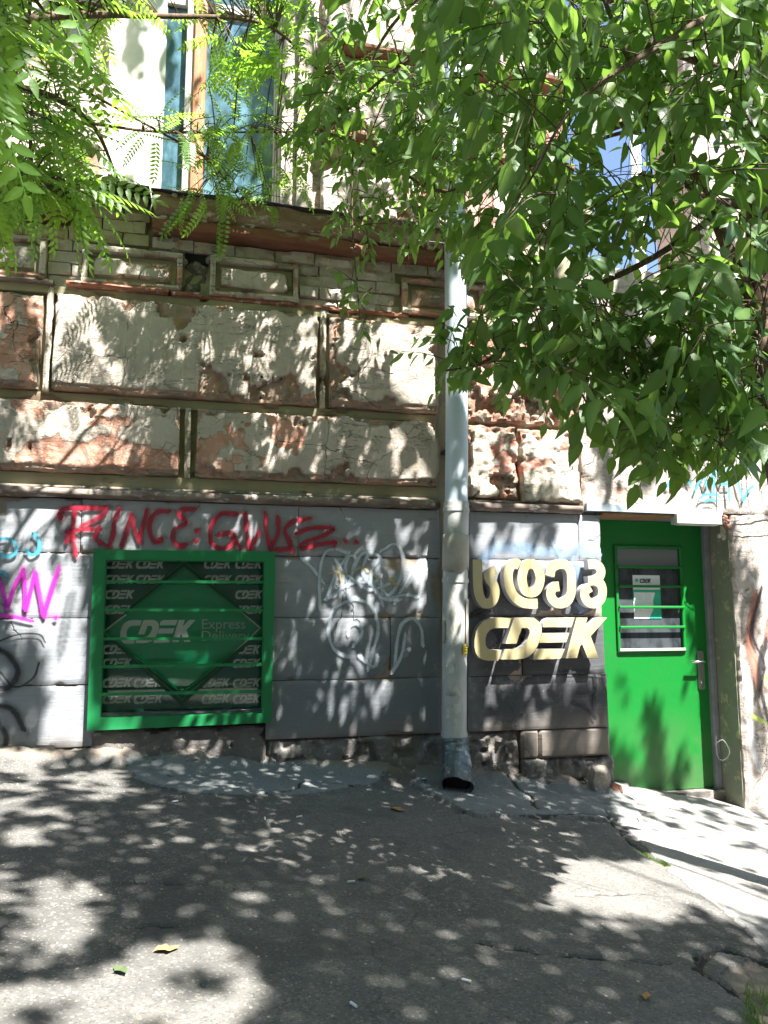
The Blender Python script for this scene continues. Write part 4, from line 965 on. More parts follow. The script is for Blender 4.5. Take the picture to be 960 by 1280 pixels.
for i in range(4):
    ln.box(nx0+.012, nx0+nw*.33, YD-.0002, YD+.0006, nz0+nh*(.43+.04*i), nz0+nh*(.445+.04*i)); ln.box(nx0+nw*.40, nx0+nw*.62, YD-.0002, YD+.0006, nz0+nh*(.43+.04*i), nz0+nh*(.445+.04*i))
ln2 = wordmark(MB(), nx0+nw*.25, nz0+nh*.82, .030, YD+.0012, YD+.0026); ln2.link('notice_logo', M['black'], DR)
ln.link('notice_print', M['print_grey'], DR)
MB().tube([(nx0+nw*.14, YD+.0028, nz0+nh*.88), (nx0+nw*.14, YD+.001, nz0+nh*.88)], .012, 10).link('notice_print', M['print_teal'], DR)
# handle
hx0, hx1 = AX(871.5, 838, YD), AX(879.5, 838, YD); hz0, hz1 = AZ(876, 862, YD), AZ(876, 813, YD)
def rrect(x0, x1, z0, z1, r):
    P_ = []
    for cx, cz, a0 in ((x1-r, z1-r, 0), (x0+r, z1-r, 90), (x0+r, z0+r, 180), (x1-r, z0+r, 270)):
        for i in range(5): a = math.radians(a0+22.5*i); P_.append((cx+r*math.cos(a), cz+r*math.sin(a)))
    return P_
MB().poly(rrect(hx0, hx1, hz0, hz1, .02), YD-.010, YD-.0004).link('handle_plate', M['steel'], DR)
hc = (hx0+hx1)/2; hzz = AZ(876, 827, YD)
MB().tube([(hc, YD-.009, hzz), (hc, YD-.05, hzz), (hc-.012, YD-.058, hzz), (hc-.11, YD-.058, hzz+.004)], .0085, 8).link('handle', M['steel'], DR, True)
MB().tube([(hc, YD-.009, hz0+.055), (hc, YD-.016, hz0+.055)], .012, 10).link('lock_cylinder', M['steel'], DR, True)
for z in (hz0+.016, hz1-.016): MB().tube([(hc, YD-.009, z), (hc, YD-.013, z)], .005, 8).link('screw', M['steel'], DR)
# door frame
MB().box(dx1+.004, dx1+.075, YD-.012, YD+.05, .30, zt, .004).link('door_frame', M['green'], DR)
MB().box(dx1+.030, dx1+.036, YD-.016, YD-.0125, .30, zt).link('frame_bead', M['green_dark'], DR)
MB().box(dx0, DX1, YD-.06, YD+.05, .20, .316, .004).link('threshold', M['base'], AN)
# putty smears and wires on the jamb corner
for i, (px, py, s) in enumerate(((905, 665, .035), (910, 672, .03), (899, 670, .025), (903, 660, .03))):
    x, y, z = at(px, py, .06); rock(min(x, DX1-.012), .06, z, .012, s, s, 700+i, 'putty', M['putty'], AN)
for i in range(7): rock(AX(908, 645+i*2, -.01)+random.uniform(-.02, .02), .0, AZ(908, 646+i*2, -.01), .025, .03, .022, 720+i, 'broken_brick', M['brick'], AN)
graffiti('graffiti', [((915, 640), (920, 662)) and ([(894, 930), (904, 925), (912, 940), (905, 950), (897, 945), (895, 920)], .012)], M['sp_plaster'], 'small pale smear at the foot of the right door jamb', Y=-.02, parent=AN)
kk = .25; RA = lambda l: cv(l, 720, 540, kk)
graffiti('graffiti', [(RA([(462, 264)]), .045), RA([(500, 246), (530, 244), (552, 240)]), RA([(540, 165), (552, 210), (570, 258)]), RA([(598, 292), (618, 240), (632, 205)]), RA([(632, 205), (645, 245), (655, 275)]), RA([(655, 275), (672, 230), (690, 195)]), RA([(688, 195), (690, 250), (688, 300)]),
                      RA([(700, 190), (715, 230), (728, 255)]), RA([(728, 255), (742, 220), (756, 190)]), RA([(756, 190), (762, 260), (766, 340)]), RA([(740, 262), (775, 258)]), RA([(800, 195), (815, 270), (836, 340)]), RA([(836, 340), (856, 300), (884, 268)]),
                      RA([(622, 330), (640, 316), (670, 312), (705, 316), (722, 328)]), RA([(648, 345), (672, 338), (698, 345)])], M['sp_cyan'], 'light blue sprayed tag on the plaster above the door', Y=-.026, parent=AN, w=.028)
dabs([([(945, 745), (938, 800), (950, 860)], .10), ([(970, 740), (960, 800)], .09)], M['sp_salmon'], ['long salmon sprayed stroke on the right pier', 'short salmon sprayed stroke at the right edge of the pier'], -.028, AN)
dabs([([(952, 735), (940, 790), (955, 830), (948, 870)], .035), ([(958, 800), (950, 850), (960, 900)], .05)], M['sp_black'], ['wavy black sprayed line on the right pier', 'thick black sprayed stroke at the edge of the right pier'], -.031, AN)
dabs([([(957, 846), (962, 856)], .07), ([(938, 893), (950, 900), (962, 905)], .05)], M['sp_lime'], ['lime sprayed dab on the right pier', 'lime sprayed dash below the lime dab'], -.034, AN)
dabs([([(938, 720), (950, 740), (945, 760)], .05), ([(936, 870), (940, 930), (950, 960)], .10)], M['sp_plaster'], ['upper whitish smudge on the right pier', 'lower whitish smudge on the right pier'], -.025, AN)
wr = thing('cable', 'thin grey cable running from the lintel end across the right pier', 'cable', at(908, 650, -.03))
MB().tube(smooth_path([at(903, 648, -.035), at(915, 652, -.03), at(935, 648, -.03), at(975, 643, -.03)], 6), .003, 5).link('cable_strand', M['wire'], wr)
MB().tube(smooth_path([at(905, 650, -.035), at(918, 662, -.03), at(935, 666, -.03), at(975, 660, -.03)], 6), .0022, 5).link('cable_strand', M['wire'], wr)
wr2 = MB().tube(smooth_path([at(410, 258, -.05), at(445, 285, -.18), at(500, 298, -.20), at(560, 305, -.22), at(600, 318, -.18)], 8), .004, 5).link('cable', M['wire']); tag(wr2, 'sagging grey cable along the top of the cornice', 'cable')

# ------------------------------------------------------------------ drainpipe
DP = thing('drainpipe', 'pale blue drainpipe with weathered grey lower half and zinc shoe', 'drainpipe', (1.56, -.12, .62))
yP = -.115
cxp = lambda z: 1.515+.045*sst(z, .6, 3.2)   # it leans
def seg(name, z0, z1, r0, r1, mat, n=10, label=None, sq=0):
    mb = MB(); mb.tube([(cxp(z), yP, z) for z in np.linspace(z0, z1, n)], list(np.linspace(r0, r1, n)), 28)
    o = mb.link(name, mat, DP, True)
    if label: o['label'] = label
    m_ = o.modifiers.new('e', 'EDGE_SPLIT'); m_.split_angle = math.radians(40)
    return o
seg('pipe', 2.13, 8.5, .072, .072, M['pipe_blue'], 24, 'pale blue upper pipe')
seg('pipe', .70, 2.22, .074, .079, M['pipe_old'], 14, 'weathered grey lower pipe')
for z, r in ((2.16, .084), (1.72, .083), (3.9, .077), (.80, .080)):
    seg('pipe_collar', z, z+.025, r, r, M['pipe_old'] if z < 2.3 else M['pipe_blue'], 2)
for z in (2.55, 3.4, 4.9):
    MB().box(1.50, 1.60, -.05, .09, z, z+.025).link('pipe_bracket', M['zinc'], DP)
# shoe: corrugated elbow opening towards the street
pts = []; rad = []
e_ = np.array(at(571, 984, -.34)); b_ = np.array([cxp(.78), yP, .79])
for i in range(17):
    a = i/16; q = b_*(1-a)**2+2*a*(1-a)*np.array([b_[0]+.004, yP-.02, e_[2]+.085])+e_*a*a
    pts.append(q); rad.append((.080+.012*a)*(1+.035*math.sin(i*2.4)*(1-a)))
V, Fc = [], []
for i, (p, r) in enumerate(zip(pts, rad)):
    d = unit_(pts[min(i+1, 16)]-pts[max(i-1, 0)]); u_ = np.array([1.0, 0, 0])-d*d[0]; u_ /= np.linalg.norm(u_); w_ = np.cross(d, u_)
    for j in range(24):
        a = 2*math.pi*j/24; k = 1-.30*(i/16)**2*(math.sin(a)**2)+.07*(i/16)*math.sin(3*a+1)+.05*(i/16)*math.sin(5*a)
        V.append(tuple(p+r*k*(math.cos(a)*u_+math.sin(a)*w_)))
for i in range(16):
    for j in range(24): Fc.append((i*24+j, i*24+(j+1) % 24, (i+1)*24+(j+1) % 24, (i+1)*24+j))
sh = link('pipe_shoe', mesh(V, Fc), M['zinc'], DP); sh.modifiers.new('s', 'SOLIDIFY').thickness = .004
n_ = 24*15; MB().tube([pts[14], pts[14]+.004*unit_(pts[15]-pts[14])], .066, 16).link('shoe_cavity_shade', M['dark'], DP)  # dark disc stands in for the shade inside the shoe
def wrapstick(name, z0, z1, a0, a1, r, mat, label=None, seed=0, ragged=.02):
    k = 12; V = []; Fc = []
    for i in range(k+1):
        a = a0+(a1-a0)*i/k
        for j in range(5):
            t = j/4; z = z0+(z1-z0)*t+(float(vn(i*.9, j*3, seed))-.5)*ragged*(1 if j in (0, 4) else 0)
            V.append((cxp(z)+r*math.cos(a), yP+r*math.sin(a)+float(vn(i*.5, j*.7, seed+5))*-.003, z))
    for i in range(k):
        for j in range(4): Fc.append((i*5+j, (i+1)*5+j, (i+1)*5+j+1, i*5+j+1))
    o = link(name, mesh(V, Fc, True), mat, DP); o.modifiers.new('s', 'SOLIDIFY').thickness = .001
    if label: o['label'] = label
    return o
rd = math.radians
wrapstick('peeling_wrap', 1.80, 2.02, rd(150), rd(370), .083, M['rag'], 'peeling pale paper wrap', 1, .06)
wrapstick('peeling_strip', 1.33, 1.62, rd(305), rd(345), .084, M['rag'], None, 2, .03)
wrapstick('peeling_strip', 1.36, 1.50, rd(185), rd(205), .083, M['rag'], None, 3, .03)
wrapstick('peeling_strip', 1.05, 1.22, rd(215), rd(265), .0805, M['pipe_old'], None, 8, .05)
wrapstick('sticker', 1.285, 1.35, rd(290), rd(318), .0835, M['yellow'], 'yellow diamond sticker with black marks', 4, .004)
MB().box(1.556, 1.576, yP-.0805, yP-.079, 1.305, 1.311).box(1.560, 1.580, yP-.0795, yP-.078, 1.318, 1.324).box(1.557, 1.572, yP-.0805, yP-.079, 1.330, 1.334).link('sticker_mark', M['black'], DP)

# ------------------------------------------------------------------ small things on the ground
def on_ground(px, py, dz=.0):
    x, y = gpt(px, py); i = np.argmin(np.abs(ys-y)); j = np.argmin(np.abs(xs-x)); return (x, y, float(GZ[i, j])+dz)
def fallen_leaf(px, py, s, rot, mat, label, curl=.35):
    x, y, z = on_ground(px, py, .004)
    out = [(0, 0), (.18, .16), (.42, .24), (.55, .36), (.62, .20), (.86, .12), (1.0, 0), (.86, -.12), (.60, -.22), (.5, -.34), (.40, -.22), (.16, -.15)]
    V = [(0.5, 0, .0)]+[(a, b, curl*.35*abs(b)*2+.06*math.sin(a*7)) for a, b in out]; k = len(out)
    c, sn = math.cos(rot), math.sin(rot)
    V = [((a-.5)*s*c-b*s*sn, (a-.5)*s*sn+b*s*c, h*s+.003) for a, b, h in V]
    me = mesh(V, [(0, 1+i, 1+(i+1) % k) for i in range(k)])
    o = link('fallen_leaf', me, mat, None, (x, y, z)); o.modifiers.new('s', 'SOLIDIFY').thickness = .0008
    tag(o, label, 'leaf', 'fallen leaves on the pavement'); return o
fallen_leaf(208, 1189, .075, .2, M['dryleaf'], 'orange dry leaf in the sunny patch at lower left')
fallen_leaf(498, 1014, .085, -.5, M['dryleaf'], 'tan dry leaf just left of the drainpipe shoe')
fallen_leaf(453, 1102, .055, .6, M['greenleaf'], 'dark green leaf beside a cigarette butt mid pavement')
fallen_leaf(634, 1111, .030, 1.3, M['dryleaf'], 'tiny yellow leaf in the middle of the asphalt')
fallen_leaf(808, 1248, .050, .9, M['dryleaf'], 'small brown leaf near the broken lower right corner')
fallen_leaf(150, 1215, .06, 2.2, M['greenleaf'], 'dull green leaf at the lower left')
def butt(px, py, rot, label, L=.028):
    x, y, z = on_ground(px, py, .006); b = MB(); c, s = math.cos(rot)*L/2, math.sin(rot)*L/2
    b.tube([(-c, -s, 0), (c, s, 0)], .0038, 8); o = link('cigarette_butt', mesh(b.v, b.f), M['white'], None, (x, y, z)); tag(o, label, 'cigarette butt', 'cigarette butts on the pavement')
butt(439, 1106, .0, 'white cigarette butt beside the dark green leaf'); butt(442, 1258, 2.0, 'white cigarette butt near the bottom edge'); butt(331, 1026, 1.5, 'cigarette butt below the barred window')
butt(374, 1023, .4, 'cigarette butt right of the barred window'); butt(219, 1005, .4, 'cigarette butt under the left part of the window'); butt(583, 1228, 2.4, 'white butt low in the middle of the asphalt')
for px, py in ((380, 1015), (416, 1152), (280, 1212), (417, 1148), (600, 1030), (700, 1003), (525, 1210)):
    pass
bc = thing('bottle_cap', 'small blue bottle cap left of the drainpipe shoe', 'bottle cap', on_ground(530, 981, .004))
b = MB(); 
x, y, z = on_ground(530, 981, .004); b.tube([(x, y, z), (x, y, z+.012)], [.016, .014], 14).link('cap_body', M['blue'], bc); MB().tube([(x, y, z+.012), (x, y, z+.0135)], .011, 12).link('cap_top', M['white'], bc)
# pebbles and crumbs: nobody could count them
pm = MB(); rr = random.Random(5)
for i in range(900):
    px = rr.uniform(0, 960); py = rr.uniform(965, 1280) if rr.random() < .7 else rr.uniform(955, 1000)
    if px > 880 and rr.random() < .5: py = rr.uniform(1180, 1280)
    x, y = gpt(px, py)
    i_ = np.argmin(np.abs(ys-y)); j_ = np.argmin(np.abs(xs-x)); z = float(GZ[i_, j_]); s = rr.uniform(.002, .006)*(1.5 if py < 1000 else 1)
    n = len(pm.v)
    pm.v += [(x+s*rr.uniform(.6, 1.2)*math.cos(a), y+s*rr.uniform(.6, 1.2)*math.sin(a), z-.001) for a in (0, 1.3, 2.5, 3.8, 5.1)]+[(x+rr.uniform(-.3, .3)*s, y, z+s*rr.uniform(.7, 1.2))]
    pm.f += [(n+k, n+(k+1) % 5, n+5) for k in range(5)]
tag(pm.link('gravel', M['stone']), 'loose pebbles and crumbs on the asphalt', 'gravel', kind='stuff')
# grass in the lower right corner and in the crack
gv, gf = [], []
def blade(x, y, z, h, a, lean):
    n = len(gv); w = .0025; c, s = math.cos(a), math.sin(a); 
    for t, ww in ((0, 1), (.5, .8), (1, .05)):
        dx = lean*t*t*h; gv.append((x+dx*c-s*w*ww, y+dx*s+c*w*ww, z+h*t*(1-.25*lean*t))); gv.append((x+dx*c+s*w*ww, y+dx*s-c*w*ww, z+h*t*(1-.25*lean*t)))
    gf.extend([(n, n+1, n+3, n+2), (n+2, n+3, n+5, n+4)])
for i in range(320):
    if i < 220: px, py = rr.uniform(930, 985), rr.uniform(1235, 1300)
    else:
        t = rr.random(); px, py = 800+35*t+rr.uniform(-2, 2), 1062+23*t+rr.uniform(-2, 2)
    x, y = gpt(px, py); blade(x, y, float(gz(x, y))-.02, rr.uniform(.02, .07) if i < 220 else rr.uniform(.015, .03), rr.uniform(0, 6.28), rr.uniform(.1, .8))
gme = mesh(gv, gf); setattr1(gme, 'rnd', np.repeat(RNG.random(len(gv)//6), 6)); setattr1(gme, 'vein', np.zeros(len(gv)))
tag(link('grass', gme, M['grass']), 'green grass tuft in the broken lower right corner', 'grass', kind='stuff')

# ------------------------------------------------------------------ unseen facade added across the street to darken the glass reflections
opp = MB(); opp.box(-26, 30, -19, -15, -3, 11)
for i in range(-8, 10):
    for k in range(3): opp.box(i*3.0-.6, i*3.0+.6, -15.06, -14.9, 1+k*3.3, 3+k*3.3)
tag(opp.link('unseen_facade', m_simple('ochre_render', (.30, .25, .18), (.22, .19, .14), 1.5)), 'plain unseen facade added across the street to darken reflections', kind='structure')

# ------------------------------------------------------------------ pale pole beyond the annex
PO = thing('utility_pole', 'white pole rising behind the annex against the sky', 'pole', (7.6, 6.0, 0))
px_, py_, pz_ = at(797, 250, 6.0)
MB().tube([(px_, 6, 0), (px_, 6, 11)], [.11, .08], 12).link('pole_shaft', M['board_white'], PO, True)
MB().box(px_-.6, px_+.6, 5.95, 6.05, 9.6, 9.7).link('cross_arm', M['dullwood'], PO)

# ------------------------------------------------------------------ trees
# light map surveyed from the photo: share of sun that reaches the wall or pavement
LIT = [  # (polygon in photo survey coordinates, share of sun)
    ([(-400, -300), (1400, -300), (1400, 640), (-400, 640)], .62),
    ([(-400, 235), (250, 240), (250, 360), (-400, 350)], .16),
    ([(250, 290), (620, 340), (620, 400), (250, 380)], .42),
    ([(60, 370), (250, 385), (200, 510), (60, 500)], .72),
    ([(230, 385), (410, 400), (410, 520), (200, 510)], .42),
    ([(410, 400), (560, 410), (560, 520), (410, 510)], .88),
    ([(-300, 500), (110, 510), (110, 600), (-300, 600)], .66), ([(110, 510), (230, 515), (230, 600), (110, 600)], .36),
    ([(240, 520), (480, 530), (480, 610), (240, 600)], .45), ([(480, 520), (560, 520), (560, 620), (480, 620)], .85),
    ([(555, 280), (590, 280), (590, 640), (555, 640)], .92),
    ([(590, 540), (740, 560), (740, 640), (590, 640)], .68),
    ([(740, 540), (830, 540), (830, 640), (740, 640)], .50), ([(830, 540), (1100, 540), (1100, 760), (880, 640)], .95),
    ([(-400, 605), (1400, 640), (1400, 960), (-400, 960)], .33),
    ([(-300, 615), (60, 620), (60, 760), (-300, 760)], .85), ([(-300, 760), (112, 690), (112, 930), (-300, 930)], .66),
    ([(112, 640), (345, 640), (345, 690), (112, 690)], .32), ([(112, 690), (345, 690), (345, 905), (112, 905)], .10),
    ([(345, 640), (470, 640), (470, 930), (345, 930)], .36), ([(470, 640), (548, 640), (548, 780), (470, 780)], .66), ([(470, 780), (548, 780), (520, 960), (450, 960)], .52),
    ([(555, 640), (590, 640), (590, 960), (555, 960)], .55),
    ([(588, 640), (760, 640), (760, 700), (588, 700)], .48), ([(574, 672), (775, 668), (775, 868), (574, 872)], 1.0), ([(588, 860), (760, 855), (760, 960), (588, 960)], .26),
    ([(650, 880), (690, 880), (690, 940), (640, 940)], .6),
    ([(775, 600), (808, 640), (812, 760), (775, 760)], .45), ([(806, 600), (935, 620), (935, 765), (812, 765)], 1.0), ([(775, 760), (935, 765), (935, 860), (775, 860)], .30), ([(775, 860), (930, 860), (930, 900), (775, 900)], .12), ([(775, 900), (930, 900), (930, 990), (775, 990)], .55), ([(820, 755), (900, 765), (900, 790), (830, 785)], .9),
    ([(905, 640), (1200, 640), (1200, 990), (905, 990)], .62),
]
LITG = [
    ([(-800, 900), (1800, 900), (1800, 3000), (-800, 3000)], .05),
    ([(-60, 930), (150, 945), (160, 985), (110, 1030), (40, 1060), (-60, 1060)], .55),
    ([(-200, 1085), (90, 1090), (150, 1120), (110, 1170), (60, 1210), (-200, 1230)], .74),
    ([(100, 1215), (200, 1170), (290, 1175), (340, 1235), (300, 1285), (150, 1400), (-200, 1500), (-200, 1260)], .80),
    ([(60, 1150), (130, 1150), (120, 1200), (60, 1200)], .5),
    ([(760, 985), (1300, 985), (1300, 1160), (905, 1155), (830, 1120), (800, 1070), (765, 1020)], .74),
    ([(1000, 985), (1300, 985), (1300, 1300), (1000, 1300)], .6),
    ([(696, 1070), (822, 1076), (862, 1110), (860, 1156), (676, 1134)], 1.0),
    ([(700, 1150), (800, 1148), (800, 1164), (700, 1164)], .35), ([(355, 975), (470, 980), (470, 992), (355, 990)], .35),
]
for cx, cy, rx, ry in ((310, 1122, 20, 11), (345, 1037, 14, 5), (120, 1030, 12, 7), (195, 1012, 9, 5), (190, 1053, 14, 6), (280, 1067, 9, 5), (358, 1074, 14, 6), (315, 1062, 9, 4), (283, 1027, 9, 5), (235, 1100, 9, 5), (105, 1105, 18, 9), (385, 1100, 8, 5),
                       (690, 962+62, 14, 5), (632, 1038, 9, 4), (655, 1000, 8, 3), (603, 1146, 8, 4), (490, 1200, 9, 6), (630, 1203, 8, 4), (710, 1180, 9, 4), (515, 1270, 14, 8), (260, 1165, 14, 8), (310, 1205, 12, 7), (290, 1250, 12, 7)):
    LITG.append(([(cx+rx*math.cos(a), cy+ry*math.sin(a)) for a in np.linspace(0, 6.28, 9)[:-1]], 1.0))
def litmap(Rx, Ry, Rz, wall):
    px, py, dz = proj(np.stack([Rx, Ry, Rz], -1))
    f = np.where(wall, .45, .10).astype(float)
    for tab, msk in ((LIT, wall), (LITG, ~wall)):
        for poly, v in tab: f = np.where(msk & inpoly(px, py, poly) & (dz > .3), v, f)
    return f
def receiver(Pn):
    """where the sun ray through a point lands: wall face, else pavement"""
    Pn = np.asarray(Pn, float); t = Pn[:, 1]/SUN[1]      # distance back along the ray to Y = 0  (SUN[1] < 0)
    wx_ = Pn-SUN*t[:, None]; g = gz(wx_[:, 0], 0*wx_[:, 0]); wall = wx_[:, 2] > g
    t2 = (Pn[:, 2]-.45)/SUN[2]
    for _ in range(6):
        q = Pn-SUN*t2[:, None]; t2 = t2+(q[:, 2]-gz(q[:, 0], q[:, 1]))/SUN[2]
    gq = Pn-SUN*t2[:, None]
    return np.where(wall[:, None], wx_, gq), wall, np.where(wall, t, t2)

# ---- leaf templates
def leaf_template(n=5, w=.27, fold=.10, droop=.10):
    ts = np.linspace(0, 1, n+1); V = []; vein = []
    for t in ts:
        hw = w*math.sin(math.pi*min(1, t**.72))**.85*(1-.25*t) if 0 < t < 1 else 0
        z = -droop*t*t
        V += [(-hw, t, z+fold*hw*2), (0, t, z), (hw, t, z+fold*hw*2)]; vein += [0, 1, 0]
    V = np.array(V); Fc = []
    for i in range(n):
        a = 3*i
        if i == 0: Fc += [(1, 5-1, 3), (1, 5, 4)]
        elif i == n-1: Fc += [(a, a+1, a+4), (a+1, a+2, a+4)]
        else: Fc += [(a, a+1, a+4), (a, a+4, a+3), (a+1, a+2, a+5), (a+1, a+5, a+4)]
    return V, np.array(Fc), np.array(vein, float)
LT5 = leaf_template(5); LT3 = leaf_template(3, .30)
LTN = leaf_template(4, .21, .08, .12)
LTQ = (np.array([[0, 0, 0], [.35, .5, .04], [0, 1, -.04], [-.35, .5, .04]]), np.array([[0, 1, 2], [0, 2, 3]]), np.zeros(4))
def frames(D, N):
    D = D/np.linalg.norm(D, axis=1)[:, None]; N = N-D*np.sum(N*D, 1)[:, None]; N = N/(np.linalg.norm(N, axis=1)[:, None]+1e-9)
    return np.stack([np.cross(D, N), D, N], 2)       # columns x,y,z
def leaves_mesh(Pn, D, N, S, tpl):
    V, Fc, ve = tpl; R_ = frames(D, N); k = len(V)
    W_ = np.einsum('nij,kj->nki', R_, V)*S[:, None, None]+Pn[:, None, :]
    Fa = (Fc[None]+(np.arange(len(Pn))*k)[:, None, None]).reshape(-1, 3)
    me = npmesh(W_.reshape(-1, 3), Fa, False)
    setattr1(me, 'rnd', np.repeat(RNG.random(len(Pn)), k)); setattr1(me, 'vein', np.tile(ve, len(Pn)))
    return me
def one_leaf_mesh(tpl):
    V, Fc, ve = tpl; me = npmesh(V, Fc, True); setattr1(me, 'rnd', np.zeros(len(V))); setattr1(me, 'vein', ve); return me
def rotmat(d, n):
    R_ = frames(np.array([d], float), np.array([n], float))[0]; return Matrix(R_.tolist())
def pw(px, py, Y): return np.array(at(px, py, Y))

def unit(v): v = np.asarray(v, float); return v/(np.linalg.norm(v)+1e-9)
def limb(path, r0, r1, parent, name='branch', mat=None, seg=8, n=6):
    P_ = smooth_path(np.array(path), n); k = len(P_)
    rad = r0+(r1-r0)*np.linspace(0, 1, k)**.8
    MB().tube(P_, list(rad), seg).link(name, mat or M['bark'], parent, True)
    return P_

# ---------------- right tree (broad simple leaves)
TB = np.array([AX(1090, 1150, -1.75), -1.75, 0.0]); TB[2] = float(gz(TB[0], TB[1]))
TR = thing('tree', 'broad-leaved tree with hanging dark green leaves at right of the frame', 'tree', tuple(TB))
ptsT = [TB-[0, 0, .1], pw(1020, 800, -1.75), pw(972, 530, -1.75), pw(952, 380, -1.75), pw(955, 200, -1.75), pw(965, -40, -1.75)]
top = ptsT[-1]+np.array([-.10, -.25, 1.6])
T1 = limb(ptsT+[top, top+np.array([-.2, -.5, 1.6])], .095, .05, TR, 'trunk', seg=14)
BR = []
def rb(l, r0, r1): BR.append(limb([pw(*p) for p in l], r0, r1, TR))
rb([(950, 400, -1.75), (905, 300, -1.75), (880, 235, -1.70), (852, 205, -1.6), (790, 165, -1.45), (700, 195, -1.3)], .035, .007)
rb([(938, 250, -1.75), (905, 255, -1.8), (868, 240, -1.9), (830, 160, -2.0), (780, 60, -2.0), (740, -40, -2.0)], .034, .008)
rb([(930, 100, -1.75), (820, 60, -1.6), (650, 40, -1.3), (520, 70, -1.1), (420, 150, -.9)], .026, .006)
rb([(932, 160, -1.75), (800, 150, -1.6), (680, 200, -1.3), (560, 240, -1.1), (480, 200, -.9), (400, 160, -.75)], .020, .005)
rb([(936, 240, -1.75), (820, 320, -1.9), (700, 380, -1.8), (610, 450, -1.7), (545, 465, -1.65)], .018, .004)
rb([(940, 330, -1.75), (880, 400, -2.0), (840, 500, -2.1), (815, 570, -2.15)], .016, .004)
rb([(930, 60, -1.75), (760, 0, -1.5), (600, -40, -1.1), (500, 20, -.9), (450, 120, -.8), (440, 260, -.8), (450, 400, -.8)], .018, .003)
rb([(795, -60, -1.8), (798, 60, -1.7), (806, 150, -1.65), (815, 230, -1.6), (805, 300, -1.6)], .009, .004)
rb([(936, 300, -1.75), (960, 400, -2.1), (930, 480, -2.2), (900, 560, -2.2)], .014, .004)
rb([(930, 60, -1.75), (900, 20, -2.3), (820, 60, -2.5), (720, 130, -2.5), (660, 230, -2.4)], .018, .004)
allb = np.vstack(BR+[T1])
NODES = []
twg = MB(); LP, LD, LN, LS = [], [], [], []
def sprig(p, base, nleaf, ls, droop=.7, narrow=False):
    """a twig from the nearest limb to p, then a hanging shoot with alternate leaves"""
    d = unit(p-base); L = nleaf*ls*.36
    pts = [base+(p-base)*t+np.array([0, 0, .05*np.linalg.norm(p-base)*4*t*(1-t)]) for t in np.linspace(0, 1, 5)]
    dr = unit(d*.6+RNG.normal(0, .35, 3)+np.array([-.15, 0, -.4])); q = p.copy(); sh = [q.copy()]
    side = 1
    for i in range(nleaf):
        dr = unit(dr+np.array([0, 0, -.12*droop])); q = q+dr*ls*.36; sh.append(q.copy())
        sd = unit(np.cross(dr, [0, 0, 1.0])+1e-6)*side; side = -side
        ld = unit(dr*.5+sd*.75+np.array([0, 0, -.75*droop])+RNG.normal(0, .22, 3))
        nn = unit(np.array([0, -.55, .8])+RNG.normal(0, .45, 3))
        LP.append(q+ld*ls*.12); LD.append(ld); LN.append(nn); LS.append(ls*RNG.uniform(.72, 1.2)*(1 if i < nleaf-1 else .8))
    NODES.append(q.copy()); NODES.append(p.copy())
    if np.linalg.norm(p-base) < .7: twg.tube(pts, [.0034, .003, .0028, .0025, .0022], 4, cap=False)
    twg.tube(sh, list(np.linspace(.0026, .001, len(sh))), 3, cap=False)
def sample_poly(poly, n):
    xs_ = [p[0] for p in poly]; ys_ = [p[1] for p in poly]; out = []
    while len(out) < n:
        a = RNG.uniform(min(xs_), max(xs_), 64); b = RNG.uniform(min(ys_), max(ys_), 64); m = inpoly(a, b, poly)
        out += list(zip(a[m], b[m]))
    return out[:n]
SKY_GAP = (780, 185, 36, 42)
def fill(poly, n, y0, y1, ls, nl=(5, 10), gap=True, branches=None, lift=35):
    for px, py in sample_poly(poly, n):
        if gap and ((px-SKY_GAP[0])/SKY_GAP[2])**2+((py-lift*.6-SKY_GAP[1])/SKY_GAP[3])**2 < 1.1 and RNG.random() < .9: continue
        Y = RNG.uniform(y0, y1); p = pw(px, py-lift, Y); nodes = np.vstack([allb]+NODES[-600:])
        dd = np.linalg.norm(nodes-p, axis=1); base = nodes[np.argmin(dd+RNG.random(len(dd))*.15)]
        sprig(p, base, int(RNG.integers(*nl)), ls*RNG.uniform(.85, 1.15))
fill([(640, -40), (1000, -40), (1000, 560), (900, 585), (830, 570), (780, 530), (700, 500), (650, 400), (610, 250), (600, 80)], 265, -2.6, -1.2, .118)
fill([(780, -40), (1000, -40), (1000, 560), (900, 585), (850, 400)], 75, -2.5, -1.9, .118)
fill([(560, -40), (660, -40), (680, 300), (640, 420), (600, 330), (570, 200)], 80, -2.0, -1.0, .105)
fill([(590, 380), (700, 400), (740, 500), (690, 530), (620, 520), (585, 480)], 34, -2.0, -1.5, .098)
fill([(690, 400), (960, 380), (960, 570), (880, 575), (820, 560), (740, 490)], 80, -2.4, -1.6, .100)
fill([(700, 440), (960, 430), (960, 585), (880, 590), (820, 575), (745, 520)], 80, -2.3, -1.7, .102)
fill([(680, 40), (770, 20), (850, 60), (850, 330), (690, 330)], 60, -2.2, -1.4, .112)
fill([(545, -40), (960, -40), (960, 200), (700, 160), (560, 200)], 70, -2.3, -1.3, .112)
fill([(530, 440), (600, 430), (600, 490), (550, 490)], 10, -1.75, -1.55, .085, (4, 7))
fill([(390, -20), (580, -20), (590, 120), (560, 260), (470, 240), (380, 120)], 80, -1.5, -.6, .098)
fill([(380, 100), (560, 130), (550, 280), (450, 260), (380, 200)], 60, -1.2, -.5, .085)
fill([(425, 250), (490, 250), (490, 400), (440, 420)], 18, -1.0, -.7, .072, (5, 8))
fill([(500, 200), (580, 220), (570, 330), (510, 300)], 24, -1.3, -.8, .09)
fill([(430, 380), (485, 390), (480, 430), (440, 430)], 4, -.95, -.8, .075, (4, 6))
